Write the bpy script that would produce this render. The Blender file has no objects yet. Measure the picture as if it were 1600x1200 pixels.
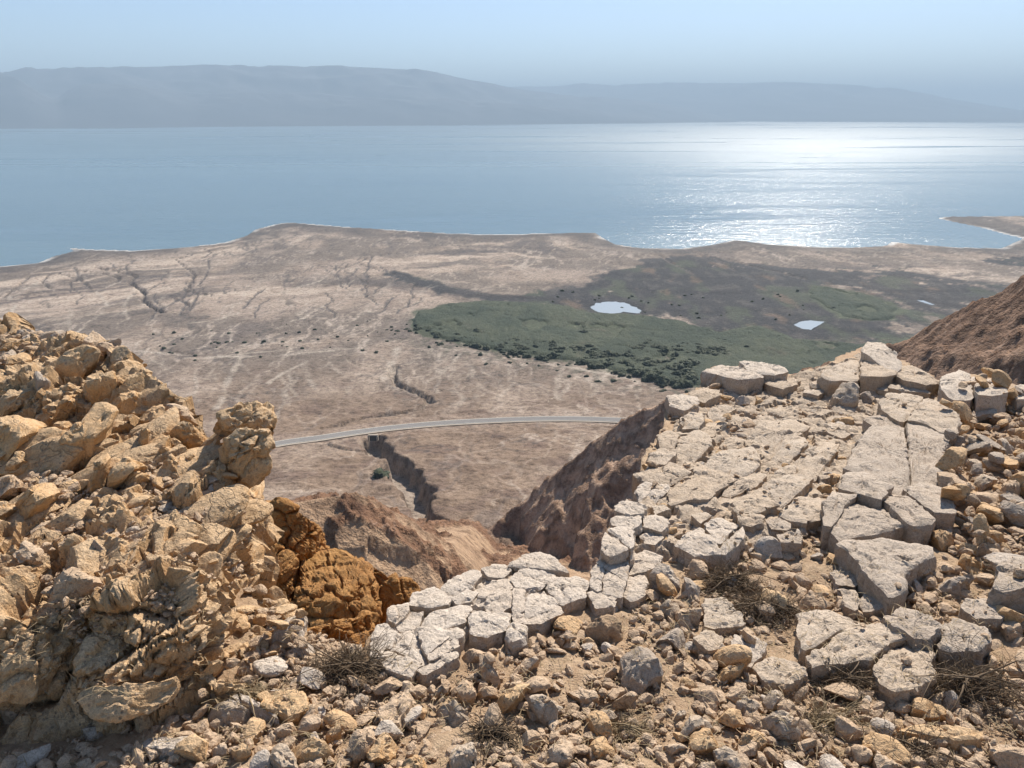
import bpy, math, random
import numpy as np
from mathutils import Vector

# ------------------------------------------------------------------ camera, sky, sun, exposure
scene = bpy.context.scene
PITCH = math.radians(20.2)
FPX = 1155.0                                   # focal length in pixels of a 1600 px wide frame
cam_d = bpy.data.cameras.new('camera')
cam_d.sensor_width = 36.0
cam_d.lens = 36.0 * FPX / 1600.0
cam_d.clip_start = 0.05
cam_d.clip_end = 150000.0
cam = bpy.data.objects.new('camera', cam_d)
scene.collection.objects.link(cam)
cam.location = (0, 0, 0)
cam.rotation_euler = (math.radians(90) - PITCH, 0, 0)
scene.camera = cam

SUN_AZ, SUN_EL = math.radians(22.5), math.radians(41.0)
world = bpy.data.worlds.new('World')
scene.world = world
world.use_nodes = True
wn = world.node_tree
sky = wn.nodes.new('ShaderNodeTexSky')
sky.sky_type = 'NISHITA'
sky.sun_disc = False
sky.sun_elevation = SUN_EL
sky.sun_rotation = SUN_AZ
sky.altitude = 0
sky.air_density = 0.75
sky.dust_density = 0.3
sky.ozone_density = 1.6
wn.links.new(sky.outputs[0], wn.nodes['Background'].inputs[0])
wn.nodes['Background'].inputs[1].default_value = 0.088

sun_d = bpy.data.lights.new('sun', 'SUN')
sun_d.energy = 5.0
sun_d.angle = math.radians(0.55)
sun_d.color = (1.0, 0.92, 0.81)
sun = bpy.data.objects.new('sun', sun_d)
scene.collection.objects.link(sun)
SUNV = Vector((math.sin(SUN_AZ) * math.cos(SUN_EL), math.cos(SUN_AZ) * math.cos(SUN_EL), math.sin(SUN_EL)))
sun.rotation_euler = SUNV.to_track_quat('Z', 'Y').to_euler()

vs = scene.view_settings
vs.view_transform = 'Standard'
vs.look = 'None'
vs.gamma = 1.0
vs.use_curve_mapping = False
vs.exposure = 0.84
scene.cycles.use_denoising = True
scene.cycles.use_adaptive_sampling = True
scene.cycles.adaptive_threshold = 0.02
scene.cycles.max_bounces = 6
scene.cycles.diffuse_bounces = 3
scene.cycles.volume_bounces = 0
scene.cycles.sample_clamp_indirect = 6.0

# ------------------------------------------------------------------ helpers
LINK = scene.collection.objects.link
rnd = random.Random(7)
RS = np.random.RandomState(11)
CP, SP = math.cos(PITCH), math.sin(PITCH)


def ray(px, py):
    """Direction of a photograph pixel, scaled so that its forward (y) component is 1."""
    px, py = np.broadcast_arrays(np.asarray(px, float), np.asarray(py, float))
    u = (px - 800.0) / FPX; v = (600.0 - py) / FPX
    y = CP + v * SP; z = -SP + v * CP
    return np.stack([u / y, np.ones_like(y), z / y], -1)


def at(px, py, y):
    """Point that stands y metres ahead and is seen at that pixel."""
    return ray(px, py) * np.asarray(y, float)[..., None]


_g = RS.normal(size=(256, 3)); GRAD = (_g / np.linalg.norm(_g, axis=1)[:, None]).astype(np.float32)


def _hash(ix, iy, iz, seed):
    h = (ix.astype(np.int64) * 374761393 + iy.astype(np.int64) * 668265263 + iz.astype(np.int64) * 1274126177 + seed * 974711) & 0xffffffff
    h = ((h ^ (h >> 13)) * 1274126177) & 0xffffffff
    return (h ^ (h >> 16))


def noise3(p, seed=0):
    p = np.asarray(p, np.float64)
    f = np.floor(p); i = f.astype(np.int64); d = (p - f).astype(np.float32)
    w = d * d * d * (d * (d * 6 - 15) + 10)
    out = np.zeros(p.shape[:-1], np.float32)
    for cx in (0, 1):
        wx = w[..., 0] if cx else 1 - w[..., 0]
        for cy in (0, 1):
            wy = w[..., 1] if cy else 1 - w[..., 1]
            for cz in (0, 1):
                wz = w[..., 2] if cz else 1 - w[..., 2]
                g = GRAD[_hash(i[..., 0] + cx, i[..., 1] + cy, i[..., 2] + cz, seed) & 255]
                out += wx * wy * wz * (g[..., 0] * (d[..., 0] - cx) + g[..., 1] * (d[..., 1] - cy) + g[..., 2] * (d[..., 2] - cz))
    return out * 1.7


def noise2(x, y, seed=0):
    x = np.asarray(x, np.float64); y = np.asarray(y, np.float64)
    fx = np.floor(x); fy = np.floor(y); ix = fx.astype(np.int64); iy = fy.astype(np.int64)
    dx = (x - fx).astype(np.float32); dy = (y - fy).astype(np.float32)
    wx1 = dx * dx * dx * (dx * (dx * 6 - 15) + 10); wy1 = dy * dy * dy * (dy * (dy * 6 - 15) + 10)
    out = np.zeros(x.shape, np.float32); zz = np.zeros_like(ix)
    for cx in (0, 1):
        wx = wx1 if cx else 1 - wx1
        for cy in (0, 1):
            wy = wy1 if cy else 1 - wy1
            a = (_hash(ix + cx, iy + cy, zz, seed) & 1023).astype(np.float32) * (2 * math.pi / 1024)
            out += wx * wy * (np.cos(a) * (dx - cx) + np.sin(a) * (dy - cy))
    return out * 1.5


def fbm2(x, y, oct=4, seed=0, gain=0.5, ridged=False):
    s = 0; a = 1.0; t = 0
    for k in range(oct):
        n = noise2(x * 2 ** k + 17.3 * k, y * 2 ** k - 9.1 * k, seed + k)
        if ridged:
            n = 1 - 2 * np.abs(n)
        s = s + a * n; t += a; a *= gain
    return s / t


def fbm3(p, oct=4, seed=0, gain=0.5, ridged=False):
    s = 0; a = 1.0; t = 0
    for k in range(oct):
        n = noise3(p * 2 ** k + 5.7 * k, seed + k)
        if ridged:
            n = 1 - 2 * np.abs(n)
        s = s + a * n; t += a; a *= gain
    return s / t


def worley3(p, seed=0):
    """F1 and F2 of a jittered cell pattern."""
    f = np.floor(p); i = f.astype(np.int64); fr = p - f
    d1 = np.full(p.shape[:-1], 9.0); d2 = np.full(p.shape[:-1], 9.0)
    for a in (-1, 0, 1):
        for b in (-1, 0, 1):
            for c in (-1, 0, 1):
                h = _hash(i[..., 0] + a, i[..., 1] + b, i[..., 2] + c, seed)
                ox = (h & 1023) / 1023.0; oy = ((h >> 10) & 1023) / 1023.0; oz = ((h >> 20) & 1023) / 1023.0
                d = (a + ox - fr[..., 0]) ** 2 + (b + oy - fr[..., 1]) ** 2 + (c + oz - fr[..., 2]) ** 2
                m = d < d1
                d2 = np.where(m, d1, np.minimum(d2, d)); d1 = np.where(m, d, d1)
    return np.sqrt(d1), np.sqrt(d2)


def chips(p, seed=0, tilt=1.0, step=0.5):
    """Broken-rock relief: every cell of a jittered pattern is its own tilted facet. Returns (height in cell units, distance to the cell border)."""
    f = np.floor(p); i = f.astype(np.int64); fr = p - f
    d1 = np.full(p.shape[:-1], 9.0); d2 = d1.copy(); hh = np.zeros(p.shape[:-1], np.int64); o1 = np.zeros(p.shape)
    for a in (-1, 0, 1):
        for b in (-1, 0, 1):
            for c in (-1, 0, 1):
                h = _hash(i[..., 0] + a, i[..., 1] + b, i[..., 2] + c, seed)
                off = np.stack([fr[..., 0] - a - (h & 1023) / 1023.0, fr[..., 1] - b - ((h >> 10) & 1023) / 1023.0, fr[..., 2] - c - ((h >> 20) & 1023) / 1023.0], -1)
                d = (off ** 2).sum(-1); m = d < d1
                d2 = np.where(m, d1, np.minimum(d2, d)); d1 = np.where(m, d, d1); hh = np.where(m, h, hh); o1 = np.where(m[..., None], off, o1)
    g = GRAD[(hh >> 3) & 255]; s = ((hh >> 11) & 255) / 255.0 - 0.5
    return tilt * (g * o1).sum(-1) + step * s, np.sqrt(d2) - np.sqrt(d1)


def sstep(a, b, x):
    t = np.clip((x - a) / (b - a), 0, 1)
    return t * t * (3 - 2 * t)


def mesh_obj(name, verts, faces, mat=None, parent=None, smooth=True, sharp=0.0):
    verts = np.ascontiguousarray(verts, np.float32)
    me = bpy.data.meshes.new(name)
    if isinstance(faces, list):                      # list of index arrays (n,3) / (n,4)
        faces = [np.asarray(f, np.int32) for f in faces if len(f)]
    else:
        faces = [np.asarray(faces, np.int32)]
    loops = np.concatenate([f.ravel() for f in faces])
    sizes = np.concatenate([np.full(len(f), f.shape[1], np.int32) for f in faces])
    starts = np.concatenate([[0], np.cumsum(sizes)[:-1]]).astype(np.int32)
    me.vertices.add(len(verts)); me.vertices.foreach_set('co', verts.ravel())
    me.loops.add(len(loops)); me.loops.foreach_set('vertex_index', loops)
    me.polygons.add(len(sizes)); me.polygons.foreach_set('loop_start', starts)
    me.polygons.foreach_set('use_smooth', np.full(len(sizes), smooth, bool))
    me.update(calc_edges=True)
    me.validate()
    if sharp: me.set_sharp_from_angle(angle=sharp)
    if mat:
        me.materials.append(mat)
    o = bpy.data.objects.new(name, me)
    LINK(o)
    if parent is not None:
        o.parent = parent
    return o


def set_col(o, col, name='Col'):
    a = o.data.color_attributes.new(name, 'FLOAT_COLOR', 'POINT')
    c = np.ones((len(o.data.vertices), 4), np.float32); c[:, :3] = col
    a.data.foreach_set('color', c.ravel())


def grid_faces(nr, nc, wrap=False):
    r = np.arange(nr - 1)[:, None]; c = np.arange(nc if wrap else nc - 1)[None]
    c1 = (c + 1) % nc
    return np.stack([r * nc + c, r * nc + c1, (r + 1) * nc + c1, (r + 1) * nc + c], -1).reshape(-1, 4)


def tag(o, label=None, cat=None, group=None, kind=None):
    if label: o['label'] = label
    if cat: o['category'] = cat
    if group: o['group'] = group
    if kind: o['kind'] = kind
    return o


def seg_dist(x, y, pts, vals=None):
    """Distance to a polyline in plan (and the value interpolated along it at the nearest point)."""
    best = np.full(x.shape, 1e18); val = np.zeros(x.shape)
    for k in range(len(pts) - 1):
        ax, ay = pts[k][0], pts[k][1]; bx, by = pts[k + 1][0], pts[k + 1][1]
        dx, dy = bx - ax, by - ay
        t = np.clip(((x - ax) * dx + (y - ay) * dy) / (dx * dx + dy * dy + 1e-12), 0, 1)
        d = (x - ax - t * dx) ** 2 + (y - ay - t * dy) ** 2
        m = d < best
        best = np.where(m, d, best)
        if vals is not None:
            val = np.where(m, vals[k] + t * (vals[k + 1] - vals[k]), val)
    return (np.sqrt(best), val) if vals is not None else np.sqrt(best)


def in_poly(x, y, poly):
    c = np.zeros(x.shape, bool); n = len(poly)
    for k in range(n):
        x1, y1 = poly[k][0], poly[k][1]; x2, y2 = poly[(k + 1) % n][0], poly[(k + 1) % n][1]
        if y1 == y2: continue
        c ^= ((y1 > y) != (y2 > y)) & (x < (x2 - x1) * (y - y1) / (y2 - y1) + x1)
    return c


def sdist_poly(x, y, poly, margin=None):
    if margin is not None:
        P = np.array([q[:2] for q in poly]); lo, hi = P.min(0) - margin, P.max(0) + margin
        m = (x > lo[0]) & (x < hi[0]) & (y > lo[1]) & (y < hi[1]); out = np.full(x.shape, float(margin)); out[m] = sdist_poly(x[m], y[m], poly); return out
    d = seg_dist(x, y, list(poly) + [poly[0]])
    return np.where(in_poly(x, y, poly), -d, d)


def near_line(x, y, pts, margin):
    P = np.array([q[:2] for q in pts]); lo, hi = P.min(0) - margin, P.max(0) + margin
    return (x > lo[0]) & (x < hi[0]) & (y > lo[1]) & (y < hi[1])


# ------------------------------------------------------------------ materials
class NT:
    def __init__(s, name):
        s.m = bpy.data.materials.new(name); s.m.use_nodes = True
        s.t = s.m.node_tree; s.b = s.t.nodes['Principled BSDF']
        s.b.inputs['Specular IOR Level'].default_value = 0.25
        s.b.inputs['Roughness'].default_value = 0.9

    def n(s, typ, **kw):
        nd = s.t.nodes.new(typ)
        for k, v in kw.items():
            if k.startswith('i_'):
                key = k[2:]
                nd.inputs[int(key) if key.isdigit() else key].default_value = v
            else:
                setattr(nd, k, v)
        return nd

    def l(s, a, b):
        s.t.links.new(a, b)

    def noise(s, vec, scale, detail=4, rough=0.55, dist=0.0):
        nd = s.n('ShaderNodeTexNoise'); nd.inputs['Scale'].default_value = scale
        nd.inputs['Detail'].default_value = detail; nd.inputs['Roughness'].default_value = rough
        nd.inputs['Distortion'].default_value = dist
        s.l(vec, nd.inputs['Vector']); return nd.outputs['Fac']

    def ramp(s, fac, stops):
        r = s.n('ShaderNodeValToRGB'); e = r.color_ramp.elements
        while len(e) < len(stops): e.new(0.5)
        for k, (p, c) in enumerate(stops):
            e[k].position = p; e[k].color = (c, c, c, 1) if not isinstance(c, tuple) else (*c, 1)
        s.l(fac, r.inputs[0]); return r.outputs[0]

    def mix(s, fac, a, b, mode='MIX'):
        m = s.n('ShaderNodeMix', data_type='RGBA', blend_type=mode)
        for sock, v in ((m.inputs[0], fac), (m.inputs[6], a), (m.inputs[7], b)):
            if isinstance(v, (int, float)): sock.default_value = v
            elif isinstance(v, tuple): sock.default_value = (*v, 1)
            else: s.l(v, sock)
        return m.outputs[2]

    def math(s, op, a, b=0.0):
        m = s.n('ShaderNodeMath', operation=op)
        for sock, v in ((m.inputs[0], a), (m.inputs[1], b)):
            if isinstance(v, (int, float)): sock.default_value = v
            else: s.l(v, sock)
        return m.outputs[0]

    def bump(s, h, strength, dist, normal=None):
        b = s.n('ShaderNodeBump'); b.inputs['Strength'].default_value = strength; b.inputs['Distance'].default_value = dist
        s.l(h, b.inputs['Height'])
        if normal is not None: s.l(normal, b.inputs['Normal'])
        return b.outputs[0]

    def pos(s, scale=(1, 1, 1), rot=(0, 0, 0)):
        g = s.n('ShaderNodeNewGeometry'); mp = s.n('ShaderNodeMapping')
        mp.inputs['Scale'].default_value = scale; mp.inputs['Rotation'].default_value = rot
        s.l(g.outputs['Position'], mp.inputs[0]); return mp.outputs[0]


def rock_material(name, pale, tan, stain, pit=(0.10, 0.085, 0.07), patina=0.75, stain_amt=0.5, size=1.0, bump=1.0, pits=0.6, spread=0.35):
    """Weathered limestone: pale skin on the surfaces open to the sky, fresh tan and rust-stained broken faces, pits and hairline cracks."""
    a = NT(name)
    P = a.pos((1 / size,) * 3)
    big = a.noise(P, 3.2, 4, 0.6, 0.3)
    mid = a.noise(P, 14, 5, 0.65)
    fine = a.noise(P, 75, 4, 0.7)
    grit = a.noise(P, 260, 2, 0.6)
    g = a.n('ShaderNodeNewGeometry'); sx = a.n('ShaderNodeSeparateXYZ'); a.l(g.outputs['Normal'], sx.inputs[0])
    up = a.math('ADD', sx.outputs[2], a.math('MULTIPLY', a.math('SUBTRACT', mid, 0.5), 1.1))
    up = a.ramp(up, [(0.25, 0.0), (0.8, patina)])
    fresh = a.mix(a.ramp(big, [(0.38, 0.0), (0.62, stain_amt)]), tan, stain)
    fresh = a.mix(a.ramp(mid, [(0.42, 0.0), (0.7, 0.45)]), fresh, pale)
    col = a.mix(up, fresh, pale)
    oi = a.n('ShaderNodeObjectInfo')
    col = a.mix(a.ramp(oi.outputs['Random'], [(0.0, 0.0), (1.0, spread)]), col, tan)
    col = a.mix(a.ramp(fine, [(0.32, 0.58), (0.54, 0.0)]), col, tuple(0.45 * c for c in tan))
    col = a.mix(a.ramp(mid, [(0.30, 0.35), (0.48, 0.0)]), col, tuple(0.62 * c for c in tan))
    col = a.mix(a.ramp(grit, [(0.35, 0.30), (0.62, 0.0)]), col, pit)
    # pits and dark lichen specks
    v = a.n('ShaderNodeTexVoronoi', feature='F1'); v.inputs['Scale'].default_value = 55; a.l(P, v.inputs['Vector'])
    pitmask = a.math('MULTIPLY', a.ramp(v.outputs['Distance'], [(0.12, 1.0), (0.34, 0.0)]), a.ramp(mid, [(0.46, 0.0), (0.62, pits)]))
    col = a.mix(pitmask, col, pit)
    # hairline cracks
    w = a.n('ShaderNodeTexVoronoi', feature='DISTANCE_TO_EDGE'); w.inputs['Scale'].default_value = 7.5
    vadd = a.n('ShaderNodeVectorMath', operation='ADD')
    nz = a.n('ShaderNodeTexNoise'); nz.inputs['Scale'].default_value = 9; a.l(P, nz.inputs['Vector'])
    vsc = a.n('ShaderNodeVectorMath', operation='SCALE'); vsc.inputs['Scale'].default_value = 0.22
    a.l(nz.outputs['Color'], vsc.inputs[0]); a.l(P, vadd.inputs[0]); a.l(vsc.outputs[0], vadd.inputs[1])
    a.l(vadd.outputs[0], w.inputs['Vector'])
    crack = a.math('MULTIPLY', a.ramp(w.outputs['Distance'], [(0.0, 1.0), (0.03, 0.0)]), a.ramp(big, [(0.5, 0.0), (0.58, 0.5)]))
    col = a.mix(a.math('MULTIPLY', crack, 0.6), col, pit)
    a.l(col, a.b.inputs['Base Color'])
    h = a.math('ADD', a.math('MULTIPLY', mid, 1.2), a.math('MULTIPLY', fine, 0.55))
    h = a.math('ADD', h, a.math('MULTIPLY', grit, 0.16))
    h = a.math('SUBTRACT', h, a.math('MULTIPLY', pitmask, 0.25))
    h = a.math('SUBTRACT', h, a.math('MULTIPLY', crack, 0.5))
    a.l(a.bump(h, 0.9 * bump, 0.015 * size), a.b.inputs['Normal'])
    return a.m


PALE = (0.46, 0.415, 0.35); TAN = (0.36, 0.265, 0.165); ORANGE = (0.35, 0.185, 0.065); DUST = (0.40, 0.32, 0.235)
M_slab = rock_material('limestone_slab', (0.555, 0.475, 0.39), (0.48, 0.365, 0.255), (0.44, 0.285, 0.16), patina=0.6, spread=0.6, stain_amt=0.45)
M_white = rock_material('bleached_limestone', (0.63, 0.555, 0.475), (0.52, 0.42, 0.325), (0.46, 0.32, 0.20), patina=0.7, stain_amt=0.35, spread=0.5)
M_stone = rock_material('rubble_limestone', (0.62, 0.495, 0.37), (0.53, 0.37, 0.235), (0.45, 0.26, 0.12), patina=0.6, stain_amt=0.5, spread=0.7)
M_grey = rock_material('grey_limestone', (0.52, 0.445, 0.37), (0.43, 0.335, 0.25), (0.27, 0.20, 0.13), patina=0.6, stain_amt=0.4, spread=0.4)
M_yellow = rock_material('yellow_limestone', (0.64, 0.485, 0.315), (0.60, 0.37, 0.18), (0.52, 0.26, 0.075), patina=0.55, stain_amt=0.75, spread=0.3)
M_outcrop = rock_material('outcrop_limestone', (0.64, 0.49, 0.325), (0.58, 0.37, 0.19), (0.52, 0.27, 0.09), patina=0.6, stain_amt=0.6, bump=1.3, pits=0.8)
M_orange = rock_material('rust_limestone', (0.47, 0.275, 0.105), (0.43, 0.20, 0.05), (0.34, 0.125, 0.025), patina=0.4, stain_amt=0.9, size=2.2, bump=1.4)
M_gravel = rock_material('gravel_limestone', (0.60, 0.465, 0.335), (0.50, 0.34, 0.21), (0.34, 0.20, 0.10), patina=0.5, stain_amt=0.6, spread=0.2)


def soil_material():
    a = NT('soil')
    P = a.pos()
    big = a.noise(P, 2.2, 4, 0.6); mid = a.noise(P, 22, 5, 0.7); fine = a.noise(P, 140, 4, 0.7)
    col = a.mix(a.ramp(big, [(0.35, 0.0), (0.65, 1.0)]), (0.36, 0.24, 0.145), (0.47, 0.345, 0.225))
    col = a.mix(a.ramp(mid, [(0.35, 0.55), (0.6, 0.0)]), col, (0.21, 0.125, 0.07))
    col = a.mix(a.ramp(fine, [(0.5, 0.0), (0.72, 0.5)]), col, (0.54, 0.42, 0.30))
    a.l(col, a.b.inputs['Base Color'])
    h = a.math('ADD', a.math('MULTIPLY', mid, 1.0), a.math('MULTIPLY', fine, 0.45))
    a.l(a.bump(h, 0.9, 0.02), a.b.inputs['Normal'])
    return a.m


def terrain_material():
    a = NT('desert_plain')
    at_ = a.n('ShaderNodeVertexColor', layer_name='Col'); col = at_.outputs[0]
    P = a.pos()
    n1 = a.noise(P, 0.035, 6, 0.65); n2 = a.noise(P, 0.22, 5, 0.7); n3 = a.noise(P, 1.1, 3, 0.7)
    col = a.mix(a.ramp(n1, [(0.36, 0.55), (0.54, 0.0)]), col, (0.55, 0.5, 0.47), 'MULTIPLY')
    col = a.mix(a.ramp(n2, [(0.36, 0.8), (0.54, 0.0)]), col, (0.36, 0.32, 0.30), 'MULTIPLY')
    col = a.mix(a.ramp(n3, [(0.3, 0.6), (0.55, 0.0)]), col, (0.5, 0.45, 0.42), 'MULTIPLY')
    col = a.mix(a.ramp(n2, [(0.6, 0.0), (0.8, 0.5)]), col, (0.46, 0.38, 0.31))
    a.l(col, a.b.inputs['Base Color'])
    h = a.math('ADD', a.math('MULTIPLY', n2, 3.0), a.math('MULTIPLY', n3, 1.1))
    a.l(a.bump(h, 0.8, 0.9), a.b.inputs['Normal'])
    return a.m


def flat_material(name, col, rough=0.9, nscale=1.0, namt=0.4, bump=0.0, bdist=0.1):
    a = NT(name)
    P = a.pos(); n = a.noise(P, nscale, 5, 0.65)
    c = a.mix(a.ramp(n, [(0.3, namt), (0.65, 0.0)]), col, tuple(x * 0.45 for x in col))
    oi = a.n('ShaderNodeObjectInfo')
    c = a.mix(a.ramp(oi.outputs['Random'], [(0, 0.0), (1, 0.35)]), c, tuple(x * 0.55 for x in col))
    a.l(c, a.b.inputs['Base Color']); a.b.inputs['Roughness'].default_value = rough
    if bump: a.l(a.bump(n, bump, bdist), a.b.inputs['Normal'])
    return a.m


def water_material():
    a = NT('lake_water')
    a.b.inputs['Specular IOR Level'].default_value = 0.5
    a.b.inputs['IOR'].default_value = 1.34
    P = a.pos((0.00022, 0.0012, 1), (0, 0, math.radians(-4)))
    big = a.noise(P, 1.0, 6, 0.62, 0.6)
    P2 = a.pos((0.0011, 0.006, 1), (0, 0, math.radians(5)))
    med = a.noise(P2, 1.0, 5, 0.6, 0.4)
    col = a.mix(a.ramp(big, [(0.35, 0.0), (0.65, 1.0)]), (0.10, 0.165, 0.205), (0.135, 0.205, 0.24))
    a.l(col, a.b.inputs['Base Color'])
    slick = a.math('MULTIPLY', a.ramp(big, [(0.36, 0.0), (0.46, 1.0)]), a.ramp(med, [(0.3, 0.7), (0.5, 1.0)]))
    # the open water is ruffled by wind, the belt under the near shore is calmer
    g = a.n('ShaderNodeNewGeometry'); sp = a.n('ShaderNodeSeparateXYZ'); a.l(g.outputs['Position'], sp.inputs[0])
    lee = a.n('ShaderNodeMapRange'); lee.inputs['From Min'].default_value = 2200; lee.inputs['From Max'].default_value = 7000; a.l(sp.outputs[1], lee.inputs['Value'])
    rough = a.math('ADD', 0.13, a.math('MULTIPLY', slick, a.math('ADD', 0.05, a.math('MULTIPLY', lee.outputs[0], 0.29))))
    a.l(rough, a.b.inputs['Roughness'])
    W = a.pos((0.16, 0.3, 0.16), (0, 0, math.radians(12)))
    h = a.noise(W, 1.0, 3, 0.6)
    W2 = a.pos((0.02, 0.05, 0.02), (0, 0, math.radians(-8)))
    h2 = a.noise(W2, 1.0, 4, 0.65)
    hh = a.math('ADD', a.math('MULTIPLY', h, 0.55), a.math('MULTIPLY', h2, 2.2))
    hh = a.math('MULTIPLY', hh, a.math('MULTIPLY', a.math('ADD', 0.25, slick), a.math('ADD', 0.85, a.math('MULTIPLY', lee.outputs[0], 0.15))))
    a.l(a.bump(hh, 0.9, 1.6), a.b.inputs['Normal'])
    return a.m


def simple_water(name):
    a = NT(name)
    a.b.inputs['Base Color'].default_value = (0.33, 0.36, 0.37, 1)
    a.b.inputs['Roughness'].default_value = 0.08
    a.b.inputs['Specular IOR Level'].default_value = 0.5
    P = a.pos(); a.l(a.bump(a.noise(P, 0.6, 3), 0.25, 0.15), a.b.inputs['Normal'])
    return a.m


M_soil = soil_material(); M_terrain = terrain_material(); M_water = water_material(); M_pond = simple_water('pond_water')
M_hills = flat_material('far_hills', (0.085, 0.082, 0.088), 0.95, 0.0016, 0.7)
M_asphalt = flat_material('worn_asphalt', (0.19, 0.18, 0.17), 0.9, 0.3, 0.25)
M_shoulder = flat_material('pale_gravel_shoulder', (0.40, 0.345, 0.28), 0.95, 0.3, 0.3)
M_line = flat_material('road_paint', (0.75, 0.74, 0.70), 0.8, 0.5, 0.2)
M_dark = flat_material('culvert_shade', (0.06, 0.055, 0.05), 0.9, 0.5, 0.3)
M_reed = None
M_shrub = flat_material('shrub_leaves', (0.060, 0.072, 0.040), 0.8, 1.5, 0.6, 0.9, 0.5)
M_twig = flat_material('dry_twigs', (0.17, 0.12, 0.075), 0.85, 30, 0.5)
M_straw = flat_material('dry_straw', (0.34, 0.255, 0.15), 0.85, 20, 0.5)

# ------------------------------------------------------------------ the land between the cliff foot and the lake
LAKE = -250.0
_pd = [0, 60, 110, 150, 200, 250, 300, 400, 510, 600, 700, 850, 1000, 1300, 1650, 3000]
_pz = [-60, -92, -120, -136, -150, -161, -171, -192, -214, -223.5, -231, -238, -243, -247.5, -249.7, -250.3]


def plain_z(y):
    return np.interp(y, _pd, _pz)


def on_plain(px, py):
    r = ray(px, py); lo = np.full(r.shape[:-1], 60.0); hi = np.full(r.shape[:-1], 6000.0)
    for _ in range(50):
        m = (lo + hi) / 2; below = r[..., 2] * m < plain_z(m)
        hi = np.where(below, m, hi); lo = np.where(below, lo, m)
    return r * ((lo + hi) / 2)[..., None]


def plan(pts):
    p = np.array(pts, float); return on_plain(p[:, 0], p[:, 1])


SHORE = [(-400, 450), (-150, 425), (0, 413), (60, 408), (85, 398), (115, 391), (104, 385.5), (140, 388), (215, 390), (280, 386), (350, 378), (385, 368), (400, 358), (430, 350),
         (450, 347), (480, 349), (540, 354), (620, 359), (700, 364), (780, 366), (850, 364), (930, 363), (942, 371), (960, 380), (1000, 386), (1060, 387.5), (1110, 382), (1150, 374),
         (1200, 380), (1260, 384), (1330, 385.5), (1385, 383), (1393, 377), (1430, 380), (1500, 385), (1565, 386.5), (1588, 377), (1598, 372), (1570, 366), (1530, 355), (1490, 347),
         (1463, 341), (1480, 338), (1600, 337), (1800, 336), (2100, 336)]
shore = plan(SHORE)
water_poly = [tuple(p[:2]) for p in shore] + [(9000, 9000), (-9000, 9000), (-5000, 1000)]

GREEN = plan([(638, 500), (655, 488), (690, 478), (740, 471), (800, 472), (880, 479), (930, 491), (1000, 493), (1060, 501), (1120, 520), (1190, 512), (1240, 530), (1340, 540), (1420, 530), (1500, 545),
              (1400, 590), (1240, 600), (1150, 612), (1060, 602), (1000, 588), (930, 573), (860, 560), (780, 548), (720, 536), (675, 524), (645, 512)])
GREEN2 = plan([(1270, 448), (1310, 452), (1370, 466), (1402, 484), (1398, 500), (1360, 502), (1320, 496), (1285, 478), (1262, 462)])
MARSH = plan([(618, 428), (660, 440), (720, 456), (790, 466), (850, 462), (890, 446), (950, 428), (1000, 412), (1060, 402), (1120, 410), (1200, 420), (1290, 440), (1370, 460), (1425, 490),
              (1460, 540), (1340, 548), (1240, 540), (1180, 516), (1120, 524), (1060, 505), (1000, 497), (930, 494), (880, 482), (800, 474), (740, 474), (690, 455), (640, 440)])
MARSH2 = plan([(1200, 418), (1290, 424), (1380, 418), (1450, 430), (1530, 440), (1600, 448), (1650, 470), (1560, 480), (1500, 500), (1430, 480), (1350, 455), (1270, 440)])
MARSH3 = plan([(1560, 398), (1640, 405), (1700, 428), (1620, 425), (1575, 410)])
ROAD = [(150, 760), (300, 722), (430, 694), (500, 684), (560, 675), (620, 667.5), (700, 660.5), (800, 655.5), (880, 654), (960, 656), (1060, 661), (1200, 668)]
road = plan(ROAD)
GULLIES = [  # pixel path, half width in metres, depth
    ([(583, 686), (592, 708), (612, 719), (633, 739), (646, 760), (653, 785), (664, 806), (705, 826), (745, 842), (800, 885)], 7.0, 9.0),
    ([(500, 692), (530, 704), (560, 708), (588, 708)], 2.5, 2.5),
    ([(617, 572), (612, 588), (622, 602), (650, 613), (668, 622), (672, 630), (650, 641), (610, 648), (560, 658), (500, 672)], 3.5, 4.0),
    ([(150, 418), (185, 424), (213, 431), (202, 441), (226, 457), (222, 470), (256, 490)], 3.0, 4.0),
    ([(130, 424), (170, 429), (187, 435), (180, 441)], 2.6, 3.0),
    ([(50, 430), (30, 445), (5, 465)], 2.0, 2.5), ([(80, 428), (65, 440), (80, 452)], 2.0, 2.5), ([(90, 427), (125, 436), (142, 452)], 2.0, 2.0),
    ([(255, 392), (300, 398), (275, 405), (305, 430), (290, 455), (330, 462)], 1.8, 2.0), ([(320, 390), (330, 395), (315, 403)], 1.8, 2.0),
    ([(535, 420), (570, 405), (575, 402), (640, 392)], 1.8, 2.0), ([(635, 432), (600, 424), (560, 412)], 2.2, 2.0),
    ([(1020, 390), (1050, 412), (1080, 425)], 2.5, 2.0), ([(1075, 392), (1120, 405), (1150, 424)], 3.0, 2.0), ([(1130, 404), (1190, 420), (1260, 436)], 3.5, 2.0),
    ([(1495, 387), (1550, 396), (1600, 408), (1680, 424)], 4.0, 1.5), ([(240, 545), (300, 555), (360, 545), (440, 540)], 2.0, 1.2),
    ([(540, 560), (560, 572), (600, 578)], 1.6, 1.6)]
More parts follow.
